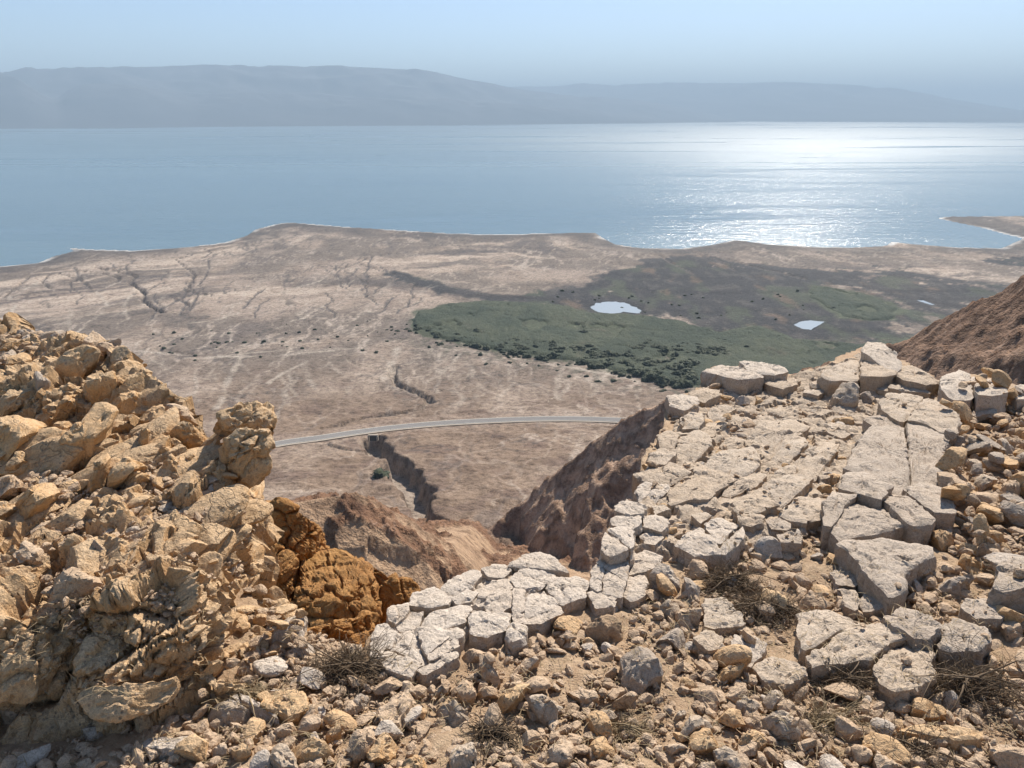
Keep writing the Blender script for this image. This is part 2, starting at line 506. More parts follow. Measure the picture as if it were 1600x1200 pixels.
TRACKS = [([(210, 548), (330, 558), (440, 548), (540, 545), (630, 542)], 2.6), ([(690, 546), (760, 553), (860, 570), (960, 588), (1100, 610), (1300, 640)], 2.4),
          ([(620, 545), (612, 570), (600, 590), (610, 610)], 3.5), ([(290, 560), (430, 556), (520, 548)], 2.2), ([(350, 480), (420, 462), (500, 440), (520, 424), (600, 412)], 2.0),
          ([(120, 520), (170, 480), (150, 455), (190, 440)], 2.0), ([(0, 500), (25, 480), (15, 465), (60, 440)], 2.0), ([(280, 508), (340, 500), (385, 484), (440, 470)], 2.0),
          ([(340, 640), (352, 605), (360, 590), (375, 560)], 2.6), ([(420, 600), (450, 580), (480, 565)], 2.0), ([(200, 500), (195, 478), (205, 460)], 1.8), ([(470, 500), (520, 470), (570, 460)], 2.0)]
_r = random.Random(5)


def wander(x, y, n, dx, dy, jit):
    pts = [(x, y)]
    for _ in range(n):
        x += dx * _r.uniform(.5, 1.5) + _r.gauss(0, jit); y += dy * _r.uniform(.5, 1.5); pts.append((x, y))
    return pts


for k in range(20):                                              # branching gullies that cut the flats towards the water
    p_ = wander(_r.uniform(-20, 620), _r.uniform(432, 500), _r.randint(4, 7), _r.uniform(-3, 6), -7, 8); w_ = _r.uniform(1.2, 2.2)
    GULLIES.append(([q for q in p_ if q[1] > 398], w_, w_ * .55)) if sum(q[1] > 398 for q in p_) > 2 else None
    b_ = p_[2]; p_ = wander(b_[0], b_[1], 3, _r.choice((-9, 9)), -5, 4); GULLIES.append((p_, w_ * .8, w_ * .4)) if min(q[1] for q in p_) > 398 else None
for k in range(26):                                              # pale washes braiding down the fan
    p_ = wander(_r.uniform(250, 1000), _r.uniform(575, 660), _r.randint(5, 9), _r.uniform(-4, 7), -9, 9); TRACKS.append((p_, _r.uniform(1.2, 2.4)))
    b_ = p_[3]; TRACKS.append((wander(b_[0], b_[1], 4, _r.choice((-8, 8)), -7, 5), 1.2))
for k in range(20):
    TRACKS.append((wander(_r.uniform(0, 640), _r.uniform(450, 520), _r.randint(4, 7), _r.uniform(2, 14), -6, 7), _r.uniform(1.6, 3.2)))
PONDS = [[(920, 479), (932, 474), (950, 471.5), (975, 473), (990, 478), (1006, 485), (998, 488.5), (975, 486), (955, 488.5), (935, 486)],
         [(1241, 507), (1250, 502), (1266, 500.5), (1290, 502.5), (1278, 508), (1268, 514), (1252, 511.5)],
         [(1432, 469), (1442, 469), (1462, 475.5), (1454, 475)]]
ponds = [plan(p) for p in PONDS]

CREST_R = [(1900, 280, 165), (1750, 352, 175), (1600, 436, 188), (1550, 462, 193), (1500, 487, 200), (1430, 522, 210), (1380, 545, 215), (1330, 560, 220), (1240, 584, 235), (1140, 600, 245), (1040, 627, 252),
           (980, 652, 256), (940, 682, 260), (890, 722, 262), (850, 752, 265), (815, 783, 268), (790, 806, 267), (768, 828, 261)]
CREST_M = [(150, 800, 120), (330, 788, 130), (440, 786, 138), (507, 774, 142), (557, 768, 144), (598, 789, 146), (635, 805, 148), (662, 826, 150), (700, 848, 152), (735, 878, 152), (760, 905, 152)]
crest_r = np.array([at(a, b, d) for a, b, d in CREST_R]); crest_m = np.array([at(a, b, d) for a, b, d in CREST_M])

AZ = np.radians(np.linspace(-40, 40, 620))
_d = [64.0]
while _d[-1] < 2700:
    d = _d[-1]; _d.append(d * (1 + np.interp(d, [60, 110, 300, 600, 1000, 2700], [0.0085, 0.0047, 0.0046, 0.0054, 0.007, 0.012])))
DD = np.array(_d)
TX = DD[:, None] * np.sin(AZ)[None]; TY = DD[:, None] * np.cos(AZ)[None]


def terrain(x, y):
    sh = np.where(True, sdist_poly(x, y, water_poly), 0)          # >0 on land
    wx = x + 14 * fbm2(x / 60, y / 60, 3, 5); wy = y + 14 * fbm2(x / 60 + 40, y / 60, 3, 6)
    z = plain_z(y)
    far = sstep(450, 800, y)
    z = z + (1 - far) * (2.6 * fbm2(wx / 55, wy / 55, 5, 21, 0.5, True) + 1.0 * fbm2(wx / 9, wy / 9, 3, 25))
    terr = fbm2(wx / 380, wy / 380, 4, 31)
    z = z + far * (0.9 * terr + 0.5 * np.round(sh / 26 + 3 * terr) % 2 * 0.5 + 0.35 * fbm2(wx / 12, wy / 18, 3, 33))
    gdark = np.zeros(x.shape)
    for k, (pts, hw, dep) in enumerate(GULLIES):
        p = plan(pts)
        wob = 2.2 * hw * 0.5; m = near_line(x, y, p, 40); xm, ym = x[m], y[m]
        d = seg_dist(xm + wob * fbm2(xm / (9 * hw / 3), ym / (9 * hw / 3), 3, 50 + k), ym + wob * fbm2(xm / (9 * hw / 3) + 9, ym / (9 * hw / 3), 3, 60 + k), [tuple(q[:2]) for q in p])
        hw2 = hw * (0.75 + 0.5 * (fbm2(xm / 40, ym / 40, 2, 71 + k) + 0.5))
        cut = 1 - sstep(hw2 * 0.55, hw2 * 1.15, d)
        z[m] = z[m] - 1.4 * dep * cut * np.where(sh[m] > 5, 1, 0); gdark[m] = np.maximum(gdark[m], cut)
    # the road bench
    dr, rz = seg_dist(x, y, [tuple(q[:2]) for q in road], [q[2] for q in road])
    b = 1 - sstep(9, 22, dr)
    z = z * (1 - b) + (rz - 0.4) * b
    # spurs that frame the canyon mouth
    rough = fbm2(wx / 34, wy / 34, 6, 81, 0.55, True); rough2 = fbm2(x / 8 + 0.05 * y, y / 8, 5, 91, 0.55, True)
    butt = fbm2(x / 30 + y / 120, y / 160, 3, 95, 0.5, True)
    dR, zR = seg_dist(x, y, [tuple(q[:2]) for q in crest_r], [q[2] for q in crest_r])
    _, yR = seg_dist(x, y, [tuple(q[:2]) for q in crest_r], [q[1] for q in crest_r])
    ridge_r = zR + 0.5 - np.where(y > yR, 0.9, 0.57) * dR - 3.5 * (1 - np.exp(-dR / 10)) + (5.5 * (rough - 0.45) + 7 * (butt - 0.45)) * sstep(0, 30, dR) + 2.4 * (rough2 - 0.4) + 3.0 * fbm2(x / 18, y / 18, 4, 97) * sstep(0, 12, dR)
    dM, zM = seg_dist(x, y, [tuple(q[:2]) for q in crest_m], [q[2] for q in crest_m])
    _, yM = seg_dist(x, y, [tuple(q[:2]) for q in crest_m], [q[1] for q in crest_m]); _, xM = seg_dist(x, y, [tuple(q[:2]) for q in crest_m], [q[0] for q in crest_m])
    ridge_m = zM - 0.5 - np.where((y > yM) | (x > xM + 4), 0.55, 0.34) * dM + 2.8 * (rough - 0.45) * sstep(0, 20, dM) + 3.6 * np.maximum(rough2 - 0.3, 0) * sstep(0.42, 0.62, rough)
    z0 = z
    z = np.maximum(z, np.maximum(ridge_r, ridge_m))
    k_r = sstep(-2, 3, ridge_r - z0) * (ridge_r >= ridge_m); k_m = sstep(-2, 3, ridge_m - z0) * (ridge_m > ridge_r)
    # shore
    beach = np.clip(sh / 25.0, -1, 1)
    low = LAKE + np.where(sh > 0, 0.15 + 0.02 * sh, np.maximum(0.3 * sh, -8))
    w = 1 - sstep(0, 70, sh)
    z = np.where(y > 700, z * (1 - w) + np.minimum(low, np.maximum(z, low)) * w, z)
    z = np.where((sh > 0) & (y > 600), np.maximum(z, LAKE + 0.12), z)
    for p in ponds:
        s = sdist_poly(x, y, [tuple(q[:2]) for q in p], 40)
        zz = p[:, 2].mean() - 0.5
        z = np.where(s < 14, np.where(s < 0, zz - 1.2, zz + (z - zz) * np.clip(s / 14, 0, 1)), z)
    return z, dict(sh=sh, wx=wx, wy=wy, g=gdark, dr=dr, k_r=k_r, k_m=k_m, rough=rough, rough2=rough2, far=far, terr=terr)


TZ, T = terrain(TX, TY)


def ground_z(x, y):
    """Height of the built terrain at a point (nearest sample of the sheet)."""
    d = np.hypot(x, y); a = np.arctan2(x, y)
    i = np.clip(np.searchsorted(DD, d), 1, len(DD) - 1); i = np.where(np.abs(DD[i - 1] - d) < np.abs(DD[i] - d), i - 1, i)
    j = np.clip(np.round((a - AZ[0]) / (AZ[1] - AZ[0])).astype(int), 0, len(AZ) - 1)
    return TZ[i, j]


def lerp(a, b, t):
    return a + (np.array(b) - a) * t[..., None]


def terrain_colour():
    x, y = TX, TY; wx, wy, sh = T['wx'], T['wy'], T['sh']
    fan = np.array((0.262, 0.186, 0.130)); flat = np.array((0.205, 0.165, 0.132))
    c = np.broadcast_to(fan, x.shape + (3,)).copy()
    c = lerp(c, flat, sstep(480, 760, y))
    n = fbm2(wx / 90, wy / 160, 5, 101)
    c = lerp(c, (0.40, 0.315, 0.245), sstep(0.05, 0.35, n) * 0.8)
    c = lerp(c, (0.165, 0.108, 0.082), sstep(0.02, 0.30, fbm2(wx / 28, wy / 28, 5, 103)) * 0.65 * (1 - T['far']))
    c = lerp(c, (0.15, 0.122, 0.108), sstep(0.05, 0.35, fbm2(wx / 70, wy / 260, 5, 105, 0.6)) * 0.6 * T['far'])
    # runnels on the fan
    run = np.abs(fbm2(wx / 70, wy / 190, 4, 121))
    c = lerp(c, (0.50, 0.415, 0.335), (1 - sstep(0.0, 0.03, run)) * 0.38 * sstep(250, 420, y))
    c = lerp(c, (0.155, 0.125, 0.11), (1 - sstep(0.0, 0.02, np.abs(fbm2(wx / 120 + 7, wy / 230, 4, 125)))) * 0.5)
    for s_, (px_, py_, rx, ry) in enumerate(((430, 470, 150, 130), (640, 470, 70, 110), (330, 440, 120, 90), (560, 415, 130, 90), (850, 430, 130, 70), (80, 470, 120, 120), (1380, 420, 150, 60))):
        q_ = on_plain(float(px_), float(py_)); e_ = ((x - q_[0]) / rx) ** 2 + ((y - q_[1]) / ry) ** 2 + 0.9 * fbm2(x / 70, y / 110, 5, 230 + s_)
        c = lerp(c, (0.45, 0.355, 0.28), (1 - sstep(0.2, 1.1, e_)) * 0.65)                   # pale sandy spreads
    tree = np.abs(fbm2(wx / 46 + 3, wy / 105, 5, 241)); c = lerp(c, (0.48, 0.40, 0.325), (1 - sstep(0.0, 0.045, tree)) * 0.8 * sstep(-0.1, 0.2, fbm2(x / 130, y / 170, 3, 243)))
    tree = np.abs(fbm2(wx / 60 + 3, wy / 60, 5, 251)); c = lerp(c, (0.10, 0.078, 0.066), (1 - sstep(0.0, 0.045, tree)) * 0.8 * sstep(-0.05, 0.25, fbm2(x / 150 + 8, y / 190, 3, 253)))
    # old shore terraces, banded parallel to the water
    band = fbm2(sh / 70 + 2.2 * T['terr'], wx / 420, 5, 111, 0.6)
    m = T['far'] * (1 - sstep(450, 700, sh)) * sstep(-0.35, 0.15, fbm2(x / 260, y / 400, 3, 113))
    c = lerp(c, (0.56, 0.455, 0.36), sstep(0.06, 0.22, band) * m * 0.9)
    c = lerp(c, (0.115, 0.094, 0.084), sstep(0.08, 0.24, -band) * m * 0.9)
    far = T['far']; tree = np.abs(fbm2(wx / 75 + 3, wy / 330, 5, 261)); c = lerp(c, (0.50, 0.42, 0.345), (1 - sstep(0.0, 0.04, tree)) * 0.8 * far * sstep(-0.15, 0.15, fbm2(x / 230, y / 500, 3, 263)))
    tree = np.abs(fbm2(wx / 90 + wy / 400, wy / 380, 5, 271)); c = lerp(c, (0.085, 0.07, 0.062), (1 - sstep(0.0, 0.04, tree)) * 0.8 * far * sstep(-0.1, 0.2, fbm2(x / 260 + 8, y / 500, 3, 273)))
    # dark wet mud along the water, then a crust of salt
    edge = sh + 10 * fbm2(x / 40, y / 40, 4, 131)
    c = lerp(c, (0.075, 0.066, 0.062), (1 - sstep(15, 125, edge)) * 0.85 * (y > 700) * sstep(-0.3, 0.1, fbm2(x / 160, y / 200, 3, 133) + 0.15))
    c = lerp(c, (0.74, 0.73, 0.70), (1 - sstep(7, 15, sh + 7 * fbm2(x / 50, y / 50, 3, 135))) * (y > 700) * sstep(-0.25, 0.2, fbm2(x / 140, y / 140, 3, 137)))
    # marsh
    jit = 70 * fbm2(x / 80, y / 150, 6, 141, 0.65) + 10 * fbm2(x / 20, y / 30, 3, 143)
    for poly, amt in ((MARSH, 1.0), (MARSH2, 0.95), (MARSH3, 1.0)):
        s = sdist_poly(x, y, [tuple(q[:2]) for q in poly], 130) + jit * (1.0 if poly is MARSH else 1.6)
        patch = sstep(-0.16, 0.02, fbm2(wx / 62 - wy / 300, wy / 85, 6, 145, 0.6) + (0.13 if poly is MARSH else 0.0) - s / 260)
        k = (1 - sstep(-8, 10, s)) * amt * patch
        v = fbm2(x / 24, y / 50, 5, 147)
        mc = lerp(np.broadcast_to(np.array((0.022, 0.021, 0.025)), x.shape + (3,)), (0.065, 0.058, 0.055), sstep(0.02, 0.35, v))
        mc = lerp(mc, (0.055, 0.068, 0.038), sstep(0.05, 0.3, fbm2(x / 60, y / 120, 4, 149)) * 0.8)
        mc = lerp(mc, (0.14, 0.095, 0.065), sstep(0.24, 0.4, fbm2(x / 50, y / 110, 4, 151)) * 0.8)
        c = c + (mc - c) * k[..., None]
    for pts, hw in (([(618, 428), (645, 437), (690, 450), (740, 460), (800, 467), (860, 466)], 17), ([(1010, 408), (1080, 402), (1150, 412), (1230, 424), (1330, 430)], 16), ([(1190, 416), (1300, 428), (1420, 428), (1520, 442)], 15), ([(1060, 392), (1110, 402), (1160, 416)], 9)):
        p = plan(pts); m = near_line(x, y, p, 90); xm, ym = x[m], y[m]         # dark seeps that finger out of the marsh
        d = seg_dist(xm, ym, [tuple(q[:2]) for q in p]) + 26 * fbm2(xm / 40, ym / 90, 5, 311, 0.6); c[m] = lerp(c[m], (0.038, 0.035, 0.038), (1 - sstep(hw * .6, hw * 1.4, d)) * 0.9)
    for poly in (GREEN, GREEN2):
        s = sdist_poly(x, y, [tuple(q[:2]) for q in poly], 100) + 0.5 * jit
        c = lerp(c, (0.07, 0.085, 0.045), 1 - sstep(-2, 10, s))
    s = sdist_poly(x, y, [tuple(q[:2]) for q in GREEN], 120)
    c = lerp(c, (0.11, 0.10, 0.07), (1 - sstep(5, 75, s)) * sstep(0.0, 0.22, fbm2(x / 9, y / 14, 3, 155)) * (y < 780))
    # pale tracks
    for k, (pts, hw) in enumerate(TRACKS):
        p = plan(pts)
        m = near_line(x, y, p, 30); xm, ym = x[m], y[m]
        d = seg_dist(xm + 3 * fbm2(xm / 30, ym / 30, 3, 160 + k), ym + 3 * fbm2(xm / 30 + 5, ym / 30, 3, 175 + k), [tuple(q[:2]) for q in p])
        c[m] = lerp(c[m], (0.52, 0.455, 0.375), (1 - sstep(hw * 0.6, hw * 1.6, d)) * (0.75 if k < 12 else 0.34) * sstep(-0.35, 0.15, fbm2(xm / 60, ym / 60, 2, 190 + k)))
    c = lerp(c, (0.42, 0.365, 0.305), T['g'] * 0.55)                   # washed gravel in the gully beds
    far_g = T['g'] * sstep(700, 900, y)
    c = lerp(c, (0.10, 0.085, 0.08), far_g * 0.95)                       # shade of the cuts painted dark into the gullies near the lake
    c = lerp(c, (0.40, 0.31, 0.24), (1 - sstep(8, 24, T['dr'])) * 0.5)
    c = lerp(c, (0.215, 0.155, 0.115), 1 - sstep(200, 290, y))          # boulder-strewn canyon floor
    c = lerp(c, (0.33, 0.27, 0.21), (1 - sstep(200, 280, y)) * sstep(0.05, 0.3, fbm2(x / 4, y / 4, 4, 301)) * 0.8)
    # rock of the spurs
    rk = lerp(np.broadcast_to(np.array((0.42, 0.285, 0.18)), x.shape + (3,)), (0.245, 0.135, 0.078), sstep(0.46, 0.60, T['rough'] + 0.15 * (T['rough2'] - 0.45)))
    c = c + (rk - c) * T['k_m'][..., None]
    rk = lerp(np.broadcast_to(np.array((0.44, 0.305, 0.215)), x.shape + (3,)), (0.27, 0.17, 0.11), sstep(0.42, 0.62, T['rough2']))
    rk = rk * (1 - sstep(70, 130, x)[..., None] * (1 - np.array((0.56, 0.48, 0.43))))       # redder and darker towards the high right end of the spur
    c = c + (rk - c) * T['k_r'][..., None]
    return c


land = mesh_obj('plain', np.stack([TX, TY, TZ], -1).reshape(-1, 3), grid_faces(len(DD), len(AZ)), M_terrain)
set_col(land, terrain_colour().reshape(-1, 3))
tag(land, 'tan desert plain of gullies and mud flats reaching down to the lake', kind='structure')

# the lake: one sheet from the near shore to beyond the far one
wd = np.geomspace(700, 60000, 160); wa = np.radians(np.linspace(-60, 60, 120))
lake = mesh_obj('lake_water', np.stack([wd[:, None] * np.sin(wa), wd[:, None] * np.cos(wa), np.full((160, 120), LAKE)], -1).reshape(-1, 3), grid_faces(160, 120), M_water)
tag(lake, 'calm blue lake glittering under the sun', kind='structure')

for p in ponds:
    q = p.copy(); q[:, 2] = p[:, 2].mean() - 0.55
    # subdivide the outline and roughen it
    o_ = []
    for k in range(len(q)):
        for t in (0, 0.25, 0.5, 0.75):
            o_.append(q[k] * (1 - t) + q[(k + 1) % len(q)] * t)
    o_ = np.array(o_); cen = o_.mean(0)
    o_[:, :2] = cen[:2] + (o_[:, :2] - cen[:2]) * (0.90 + 0.16 * RS.rand(len(o_), 1))
    v = np.concatenate([[cen], o_]); n = len(o_)
    po = mesh_obj('pond', v, np.array([[0, 1 + k, 1 + (k + 1) % n] for k in range(n)]), M_pond)
    tag(po, 'small pale pond lying in the dark marsh', kind='structure')

# ------------------------------------------------------------------ far shore hills
def hills(name, crest, base_y, d0, d1, seed, label):
    a = np.radians(np.linspace(-46, 46, 330))
    cp = np.array(crest, float); r = ray(cp[:, 0], cp[:, 1])
    ca = np.arctan2(r[:, 0], 1.0)
    tan_el = r[:, 2] / np.hypot(r[:, 0], 1.0)
    dc = np.interp(a, ca, np.array([c[2] for c in crest]))
    el = np.interp(a, ca, tan_el)
    tt = np.linspace(0, 1.4, 70)
    bd = np.interp(a, np.arctan2(ray(np.array([b[0] for b in base_y]), 180.)[:, 0], 1), np.array([b[1] for b in base_y]))
    D = bd[None] + (dc - bd)[None] * tt[:, None]
    x = D * np.sin(a); y = D * np.cos(a)
    top = el * dc - LAKE + 60
    prof = np.where(tt < 1, np.sin(np.clip(tt, 0, 1) * math.pi / 2) ** 1.15, 1 - 0.9 * (tt - 1))[:, None]
    er = fbm2(x / 2600, y / 2600, 6, seed, 0.55, True)
    z = LAKE - 25 + top[None] * prof * (1 + 0.34 * (er - 0.35) * sstep(0, 0.25, tt)[:, None] * (1 - 0.75 * sstep(0.8, 1.0, tt) * (1 - sstep(1.0, 1.2, tt)))[:, None])
    z = np.minimum(z, LAKE - 25 + 1.0 * top[None] + 25 * er)
    z = np.maximum(z, LAKE - 40)
    o = mesh_obj(name, np.stack([x, y, z], -1).reshape(-1, 3), grid_faces(70, 330), M_hills)
    return tag(o, label, kind='structure')


hills('hills', [(-500, 128, 19500), (-100, 122, 19500), (0, 118, 19500), (60, 113, 20000), (140, 110, 20000), (240, 110, 20000), (320, 107.5, 20000), (400, 110.5, 20000), (470, 110, 20000), (530, 110, 20000), (600, 113, 20500),
                (650, 116, 20500), (700, 124, 21000), (750, 133, 21000), (800, 142, 21500), (860, 150, 22000), (940, 154, 23000), (1000, 160, 23500), (1060, 170, 24000), (1140, 186, 24500), (1200, 200, 25000), (2000, 215, 25000)],
      [(-600, 15000), (300, 15200), (700, 15800), (1000, 18800), (1200, 21500), (2200, 24000)], 0, 0, 300, 'hazy blue hill range along the far shore of the lake')
hills('hills', [(-500, 120, 16600), (0, 121, 16600), (30, 128, 16500), (70, 152, 16500), (90, 158, 16500), (106, 146, 16600), (130, 136, 16700), (180, 136, 16700), (240, 140, 16900), (300, 146, 17000), (420, 150, 17000), (500, 148, 17000),
                (560, 156, 17000), (640, 160, 17200), (700, 158, 17300), (800, 166, 17800), (900, 174, 18500), (1000, 182, 20000), (1060, 192, 21000), (1150, 205, 22500), (2000, 215, 25000)],
      [(-600, 14500), (300, 14900), (700, 15500), (1000, 18300), (1200, 21200), (2200, 24000)], 0, 0, 330, 'darker foothills standing over the far shore of the lake')
hills('hills', [(-500, 205, 31000), (500, 205, 31000), (700, 160, 31000), (800, 141, 31000), (900, 136, 31000), (1000, 135.5, 31000), (1100, 134, 31000), (1180, 134, 31000), (1230, 133, 31000), (1310, 137, 31000), (1380, 141, 31000),
                (1430, 147, 31000), (1480, 156, 31000), (1560, 170, 31000), (1640, 180, 31000), (2000, 200, 31000)],
      [(-600, 23000), (2200, 22500)], 0, 0, 360, 'palest most distant range fading into the haze')

# ------------------------------------------------------------------ road
def ribbon(name, pts, w0, w1, dz, mat, parent=None, step=4.0):
    P = np.array(pts, float); out = []
    for k in range(len(P) - 1):
        n = max(2, int(np.linalg.norm(P[k + 1] - P[k]) / step))
        p0 = P[max(k - 1, 0)]; p1 = P[k]; p2 = P[k + 1]; p3 = P[min(k + 2, len(P) - 1)]
        for t in np.linspace(0, 1, n, endpoint=False):
            out.append(0.5 * ((2 * p1) + (p2 - p0) * t + (2 * p0 - 5 * p1 + 4 * p2 - p3) * t * t + (3 * p1 - p0 - 3 * p2 + p3) * t ** 3))
    out = np.array(out); tg = np.gradient(out, axis=0); nrm = np.stack([-tg[:, 1], tg[:, 0]], -1); nrm /= np.linalg.norm(nrm, axis=1)[:, None]
    L = out.copy(); R = out.copy(); L[:, :2] += nrm * w0; R[:, :2] += nrm * w1; L[:, 2] += dz; R[:, 2] += dz
    v = np.stack([L, R], 1).reshape(-1, 3)
    return mesh_obj(name, v, grid_faces(len(out), 2), mat, parent)


rd = ribbon('road', road, -3.7, 3.7, 0.25, M_asphalt)
tag(rd, 'grey two lane road crossing the plain below the cliffs', kind='structure')
ribbon('shoulder', road, -5.6, -3.5, 0.15, M_shoulder, rd); ribbon('shoulder', road, 3.5, 4.6, 0.15, M_shoulder, rd)
ribbon('edge_line', road, -3.4, -3.2, 0.31, M_line, rd); ribbon('edge_line', road, 3.2, 3.4, 0.31, M_line, rd)


def box(name, c, s, mat, parent=None, rz=0.0):
    x, y, z = s; v = np.array([(a * x, b * y, d * z) for d in (-.5, .5) for b in (-.5, .5) for a in (-.5, .5)])
    R = np.array([[math.cos(rz), -math.sin(rz), 0], [math.sin(rz), math.cos(rz), 0], [0, 0, 1]])
    f = np.array([(0, 2, 3, 1), (4, 5, 7, 6), (0, 1, 5, 4), (1, 3, 7, 5), (3, 2, 6, 7), (2, 0, 4, 6)])
    return mesh_obj(name, v @ R.T + np.array(c), f, mat, parent, smooth=False)


cu = on_plain(583., 684.)
cul = bpy.data.objects.new('culvert', None); LINK(cul); cul.location = (0, 0, 0)
tag(cul, 'small concrete culvert with a shadow-dark opening under the road embankment', 'culvert')
box('opening', cu + np.array((0, 0, -0.2)), (4.2, 2.0, 3.2), M_dark, cul)  # solid box, painted near black for the shade inside the culvert
box('headwall', cu + np.array((0, 0.5, 1.6)), (6.5, 1.6, 0.8), M_shoulder, cul)
box('wing_wall', cu + np.array((-3.0, 0.1, -0.3)), (0.8, 2.2, 3.2), M_shoulder, cul); box('wing_wall', cu + np.array((3.0, 0.1, -0.3)), (0.8, 2.2, 3.2), M_shoulder, cul)

# ------------------------------------------------------------------ reed bed and shrubs of the oasis
def reed_material():
    a = NT('green_reeds')
    P = a.pos((1, 0.5, 1)); n1 = a.noise(P, 0.018, 4, 0.6); n2 = a.noise(P, 0.16, 5, 0.7); n3 = a.noise(P, 0.7, 4, 0.7)
    c = a.mix(a.ramp(n1, [(0.40, 0.0), (0.56, 1.0)]), (0.030, 0.044, 0.024), (0.066, 0.076, 0.042))
    c = a.mix(a.ramp(n1, [(0.60, 0.0), (0.72, 0.7)]), c, (0.105, 0.082, 0.052))
    c = a.mix(a.ramp(n2, [(0.35, 0.6), (0.6, 0.0)]), c, (0.028, 0.040, 0.024))
    c = a.mix(a.ramp(n3, [(0.55, 0.0), (0.75, 0.5)]), c, (0.105, 0.108, 0.058))
    a.l(c, a.b.inputs['Base Color'])
    h = a.math('ADD', a.math('MULTIPLY', n2, 2.0), n3)
    a.l(a.bump(h, 1.0, 2.0), a.b.inputs['Normal'])
    return a.m


M_reed = reed_material()


def reed_bed(poly, label, cell, height, seed):
    poly = [tuple(q[:2]) for q in poly]; P = np.array(poly)
    xs = np.arange(P[:, 0].min() - 10, P[:, 0].max() + 10, cell); ys = np.arange(P[:, 1].min() - 10, P[:, 1].max() + 10, cell * 1.3)
    X, Y = np.meshgrid(xs, ys); X = X + cell * 0.35 * RS.normal(size=X.shape); Y = Y + cell * 0.35 * RS.normal(size=Y.shape)
    s = sdist_poly(X, Y, poly) + 9 * fbm2(X / 22, Y / 30, 4, seed)
    k = 1 - sstep(-6, 2, s)
    hole = sstep(-0.42, -0.30, fbm2(X / 45, Y / 80, 4, seed + 9))
    gz = ground_z(X, Y)
    z = gz - 1.5 + k * hole * (1.5 + height * (0.8 + 0.55 * fbm2(X / 26, Y / 30, 4, seed + 3) + 0.25 * RS.rand(*X.shape)))
    F = grid_faces(len(ys), len(xs)); keep = (k.ravel()[F] > 0.0).any(1); F = F[keep]
    u = np.unique(F); mp = np.zeros(X.size, int); mp[u] = np.arange(len(u))
    o = mesh_obj('reeds', np.stack([X, Y, z], -1).reshape(-1, 3)[u], mp[F], M_reed)
    return tag(o, label, 'reeds', kind='stuff')


reed_bed(GREEN, 'dense green reed bed spreading over the wet plain', 2.6, 2.6, 400)
reed_bed(GREEN2, 'smaller green reed patch between the marsh and the lake', 3.2, 2.2, 430)


def ico(level):
    t = (1 + 5 ** 0.5) / 2
    v = [(-1, t, 0), (1, t, 0), (-1, -t, 0), (1, -t, 0), (0, -1, t), (0, 1, t), (0, -1, -t), (0, 1, -t), (t, 0, -1), (t, 0, 1), (-t, 0, -1), (-t, 0, 1)]
    f = [(0, 11, 5), (0, 5, 1), (0, 1, 7), (0, 7, 10), (0, 10, 11), (1, 5, 9), (5, 11, 4), (11, 10, 2), (10, 7, 6), (7, 1, 8), (3, 9, 4), (3, 4, 2), (3, 2, 6), (3, 6, 8), (3, 8, 9), (4, 9, 5), (2, 4, 11), (6, 2, 10), (8, 6, 7), (9, 8, 1)]
    v = [np.array(p) / np.linalg.norm(p) for p in v]
    for _ in range(level):
        cache = {}; nf = []
        def mid(a, b):
            k = (min(a, b), max(a, b))
            if k not in cache:
                m = v[a] + v[b]; v.append(m / np.linalg.norm(m)); cache[k] = len(v) - 1
            return cache[k]
        for a, b, c in f:
            ab, bc, ca = mid(a, b), mid(b, c), mid(c, a)
            nf += [(a, ab, ca), (b, bc, ab), (c, ca, bc), (ab, bc, ca)]
        f = nf
    return np.array(v), np.array(f)


ICO = {k: ico(k) for k in range(5)}


def shrub_mesh(seed):
    r = np.random.RandomState(seed); V = []; F = []; n = 0
    for k in range(9):
        v, f = ICO[2]
        c = r.normal(size=3) * (0.38, 0.38, 0.16) + (0, 0, 0.34); s = r.uniform(0.28, 0.5)
        d = 1 + 0.55 * noise3(v * 2.6 + seed * 3 + k * 5, seed) + 0.22 * r.normal(size=len(v))
        p = v * d[:, None] * s * (1, 1, 0.85) + c
        V.append(p); F.append(f + n); n += len(v)
    # leafy sprays that break the outline
    for k in range(260):
        d = r.normal(size=3); d[2] = abs(d[2]); d /= np.linalg.norm(d)
        p = d * r.uniform(0.55, 0.95) * (1, 1, 0.8) + (0, 0, 0.15); a = r.normal(size=(3, 3)) * 0.07
        V.append(p + a); F.append(np.array([(n, n + 1, n + 2)])); n += 3
    return np.concatenate(V), np.concatenate(F)


protos = []
for s in range(5):
    v, f = shrub_mesh(s + 1)
    o = mesh_obj('shrub', v, f, M_shrub); protos.append(o.data); bpy.data.objects.remove(o)


def place_shrub(px, py, size, label, group, name='shrub'):
    p = on_plain(float(px), float(py)); p[2] = float(ground_z(p[0], p[1]))
    o = bpy.data.objects.new(name, rnd.choice(protos)); LINK(o)
    o.location = p - np.array((0, 0, 0.05 * size)); o.scale = (size * rnd.uniform(.9, 1.3), size * rnd.uniform(.9, 1.3), size * rnd.uniform(.75, 1.15)); o.rotation_euler = (0, 0, rnd.uniform(0, 6.3))
    return tag(o, label, 'shrub', group)


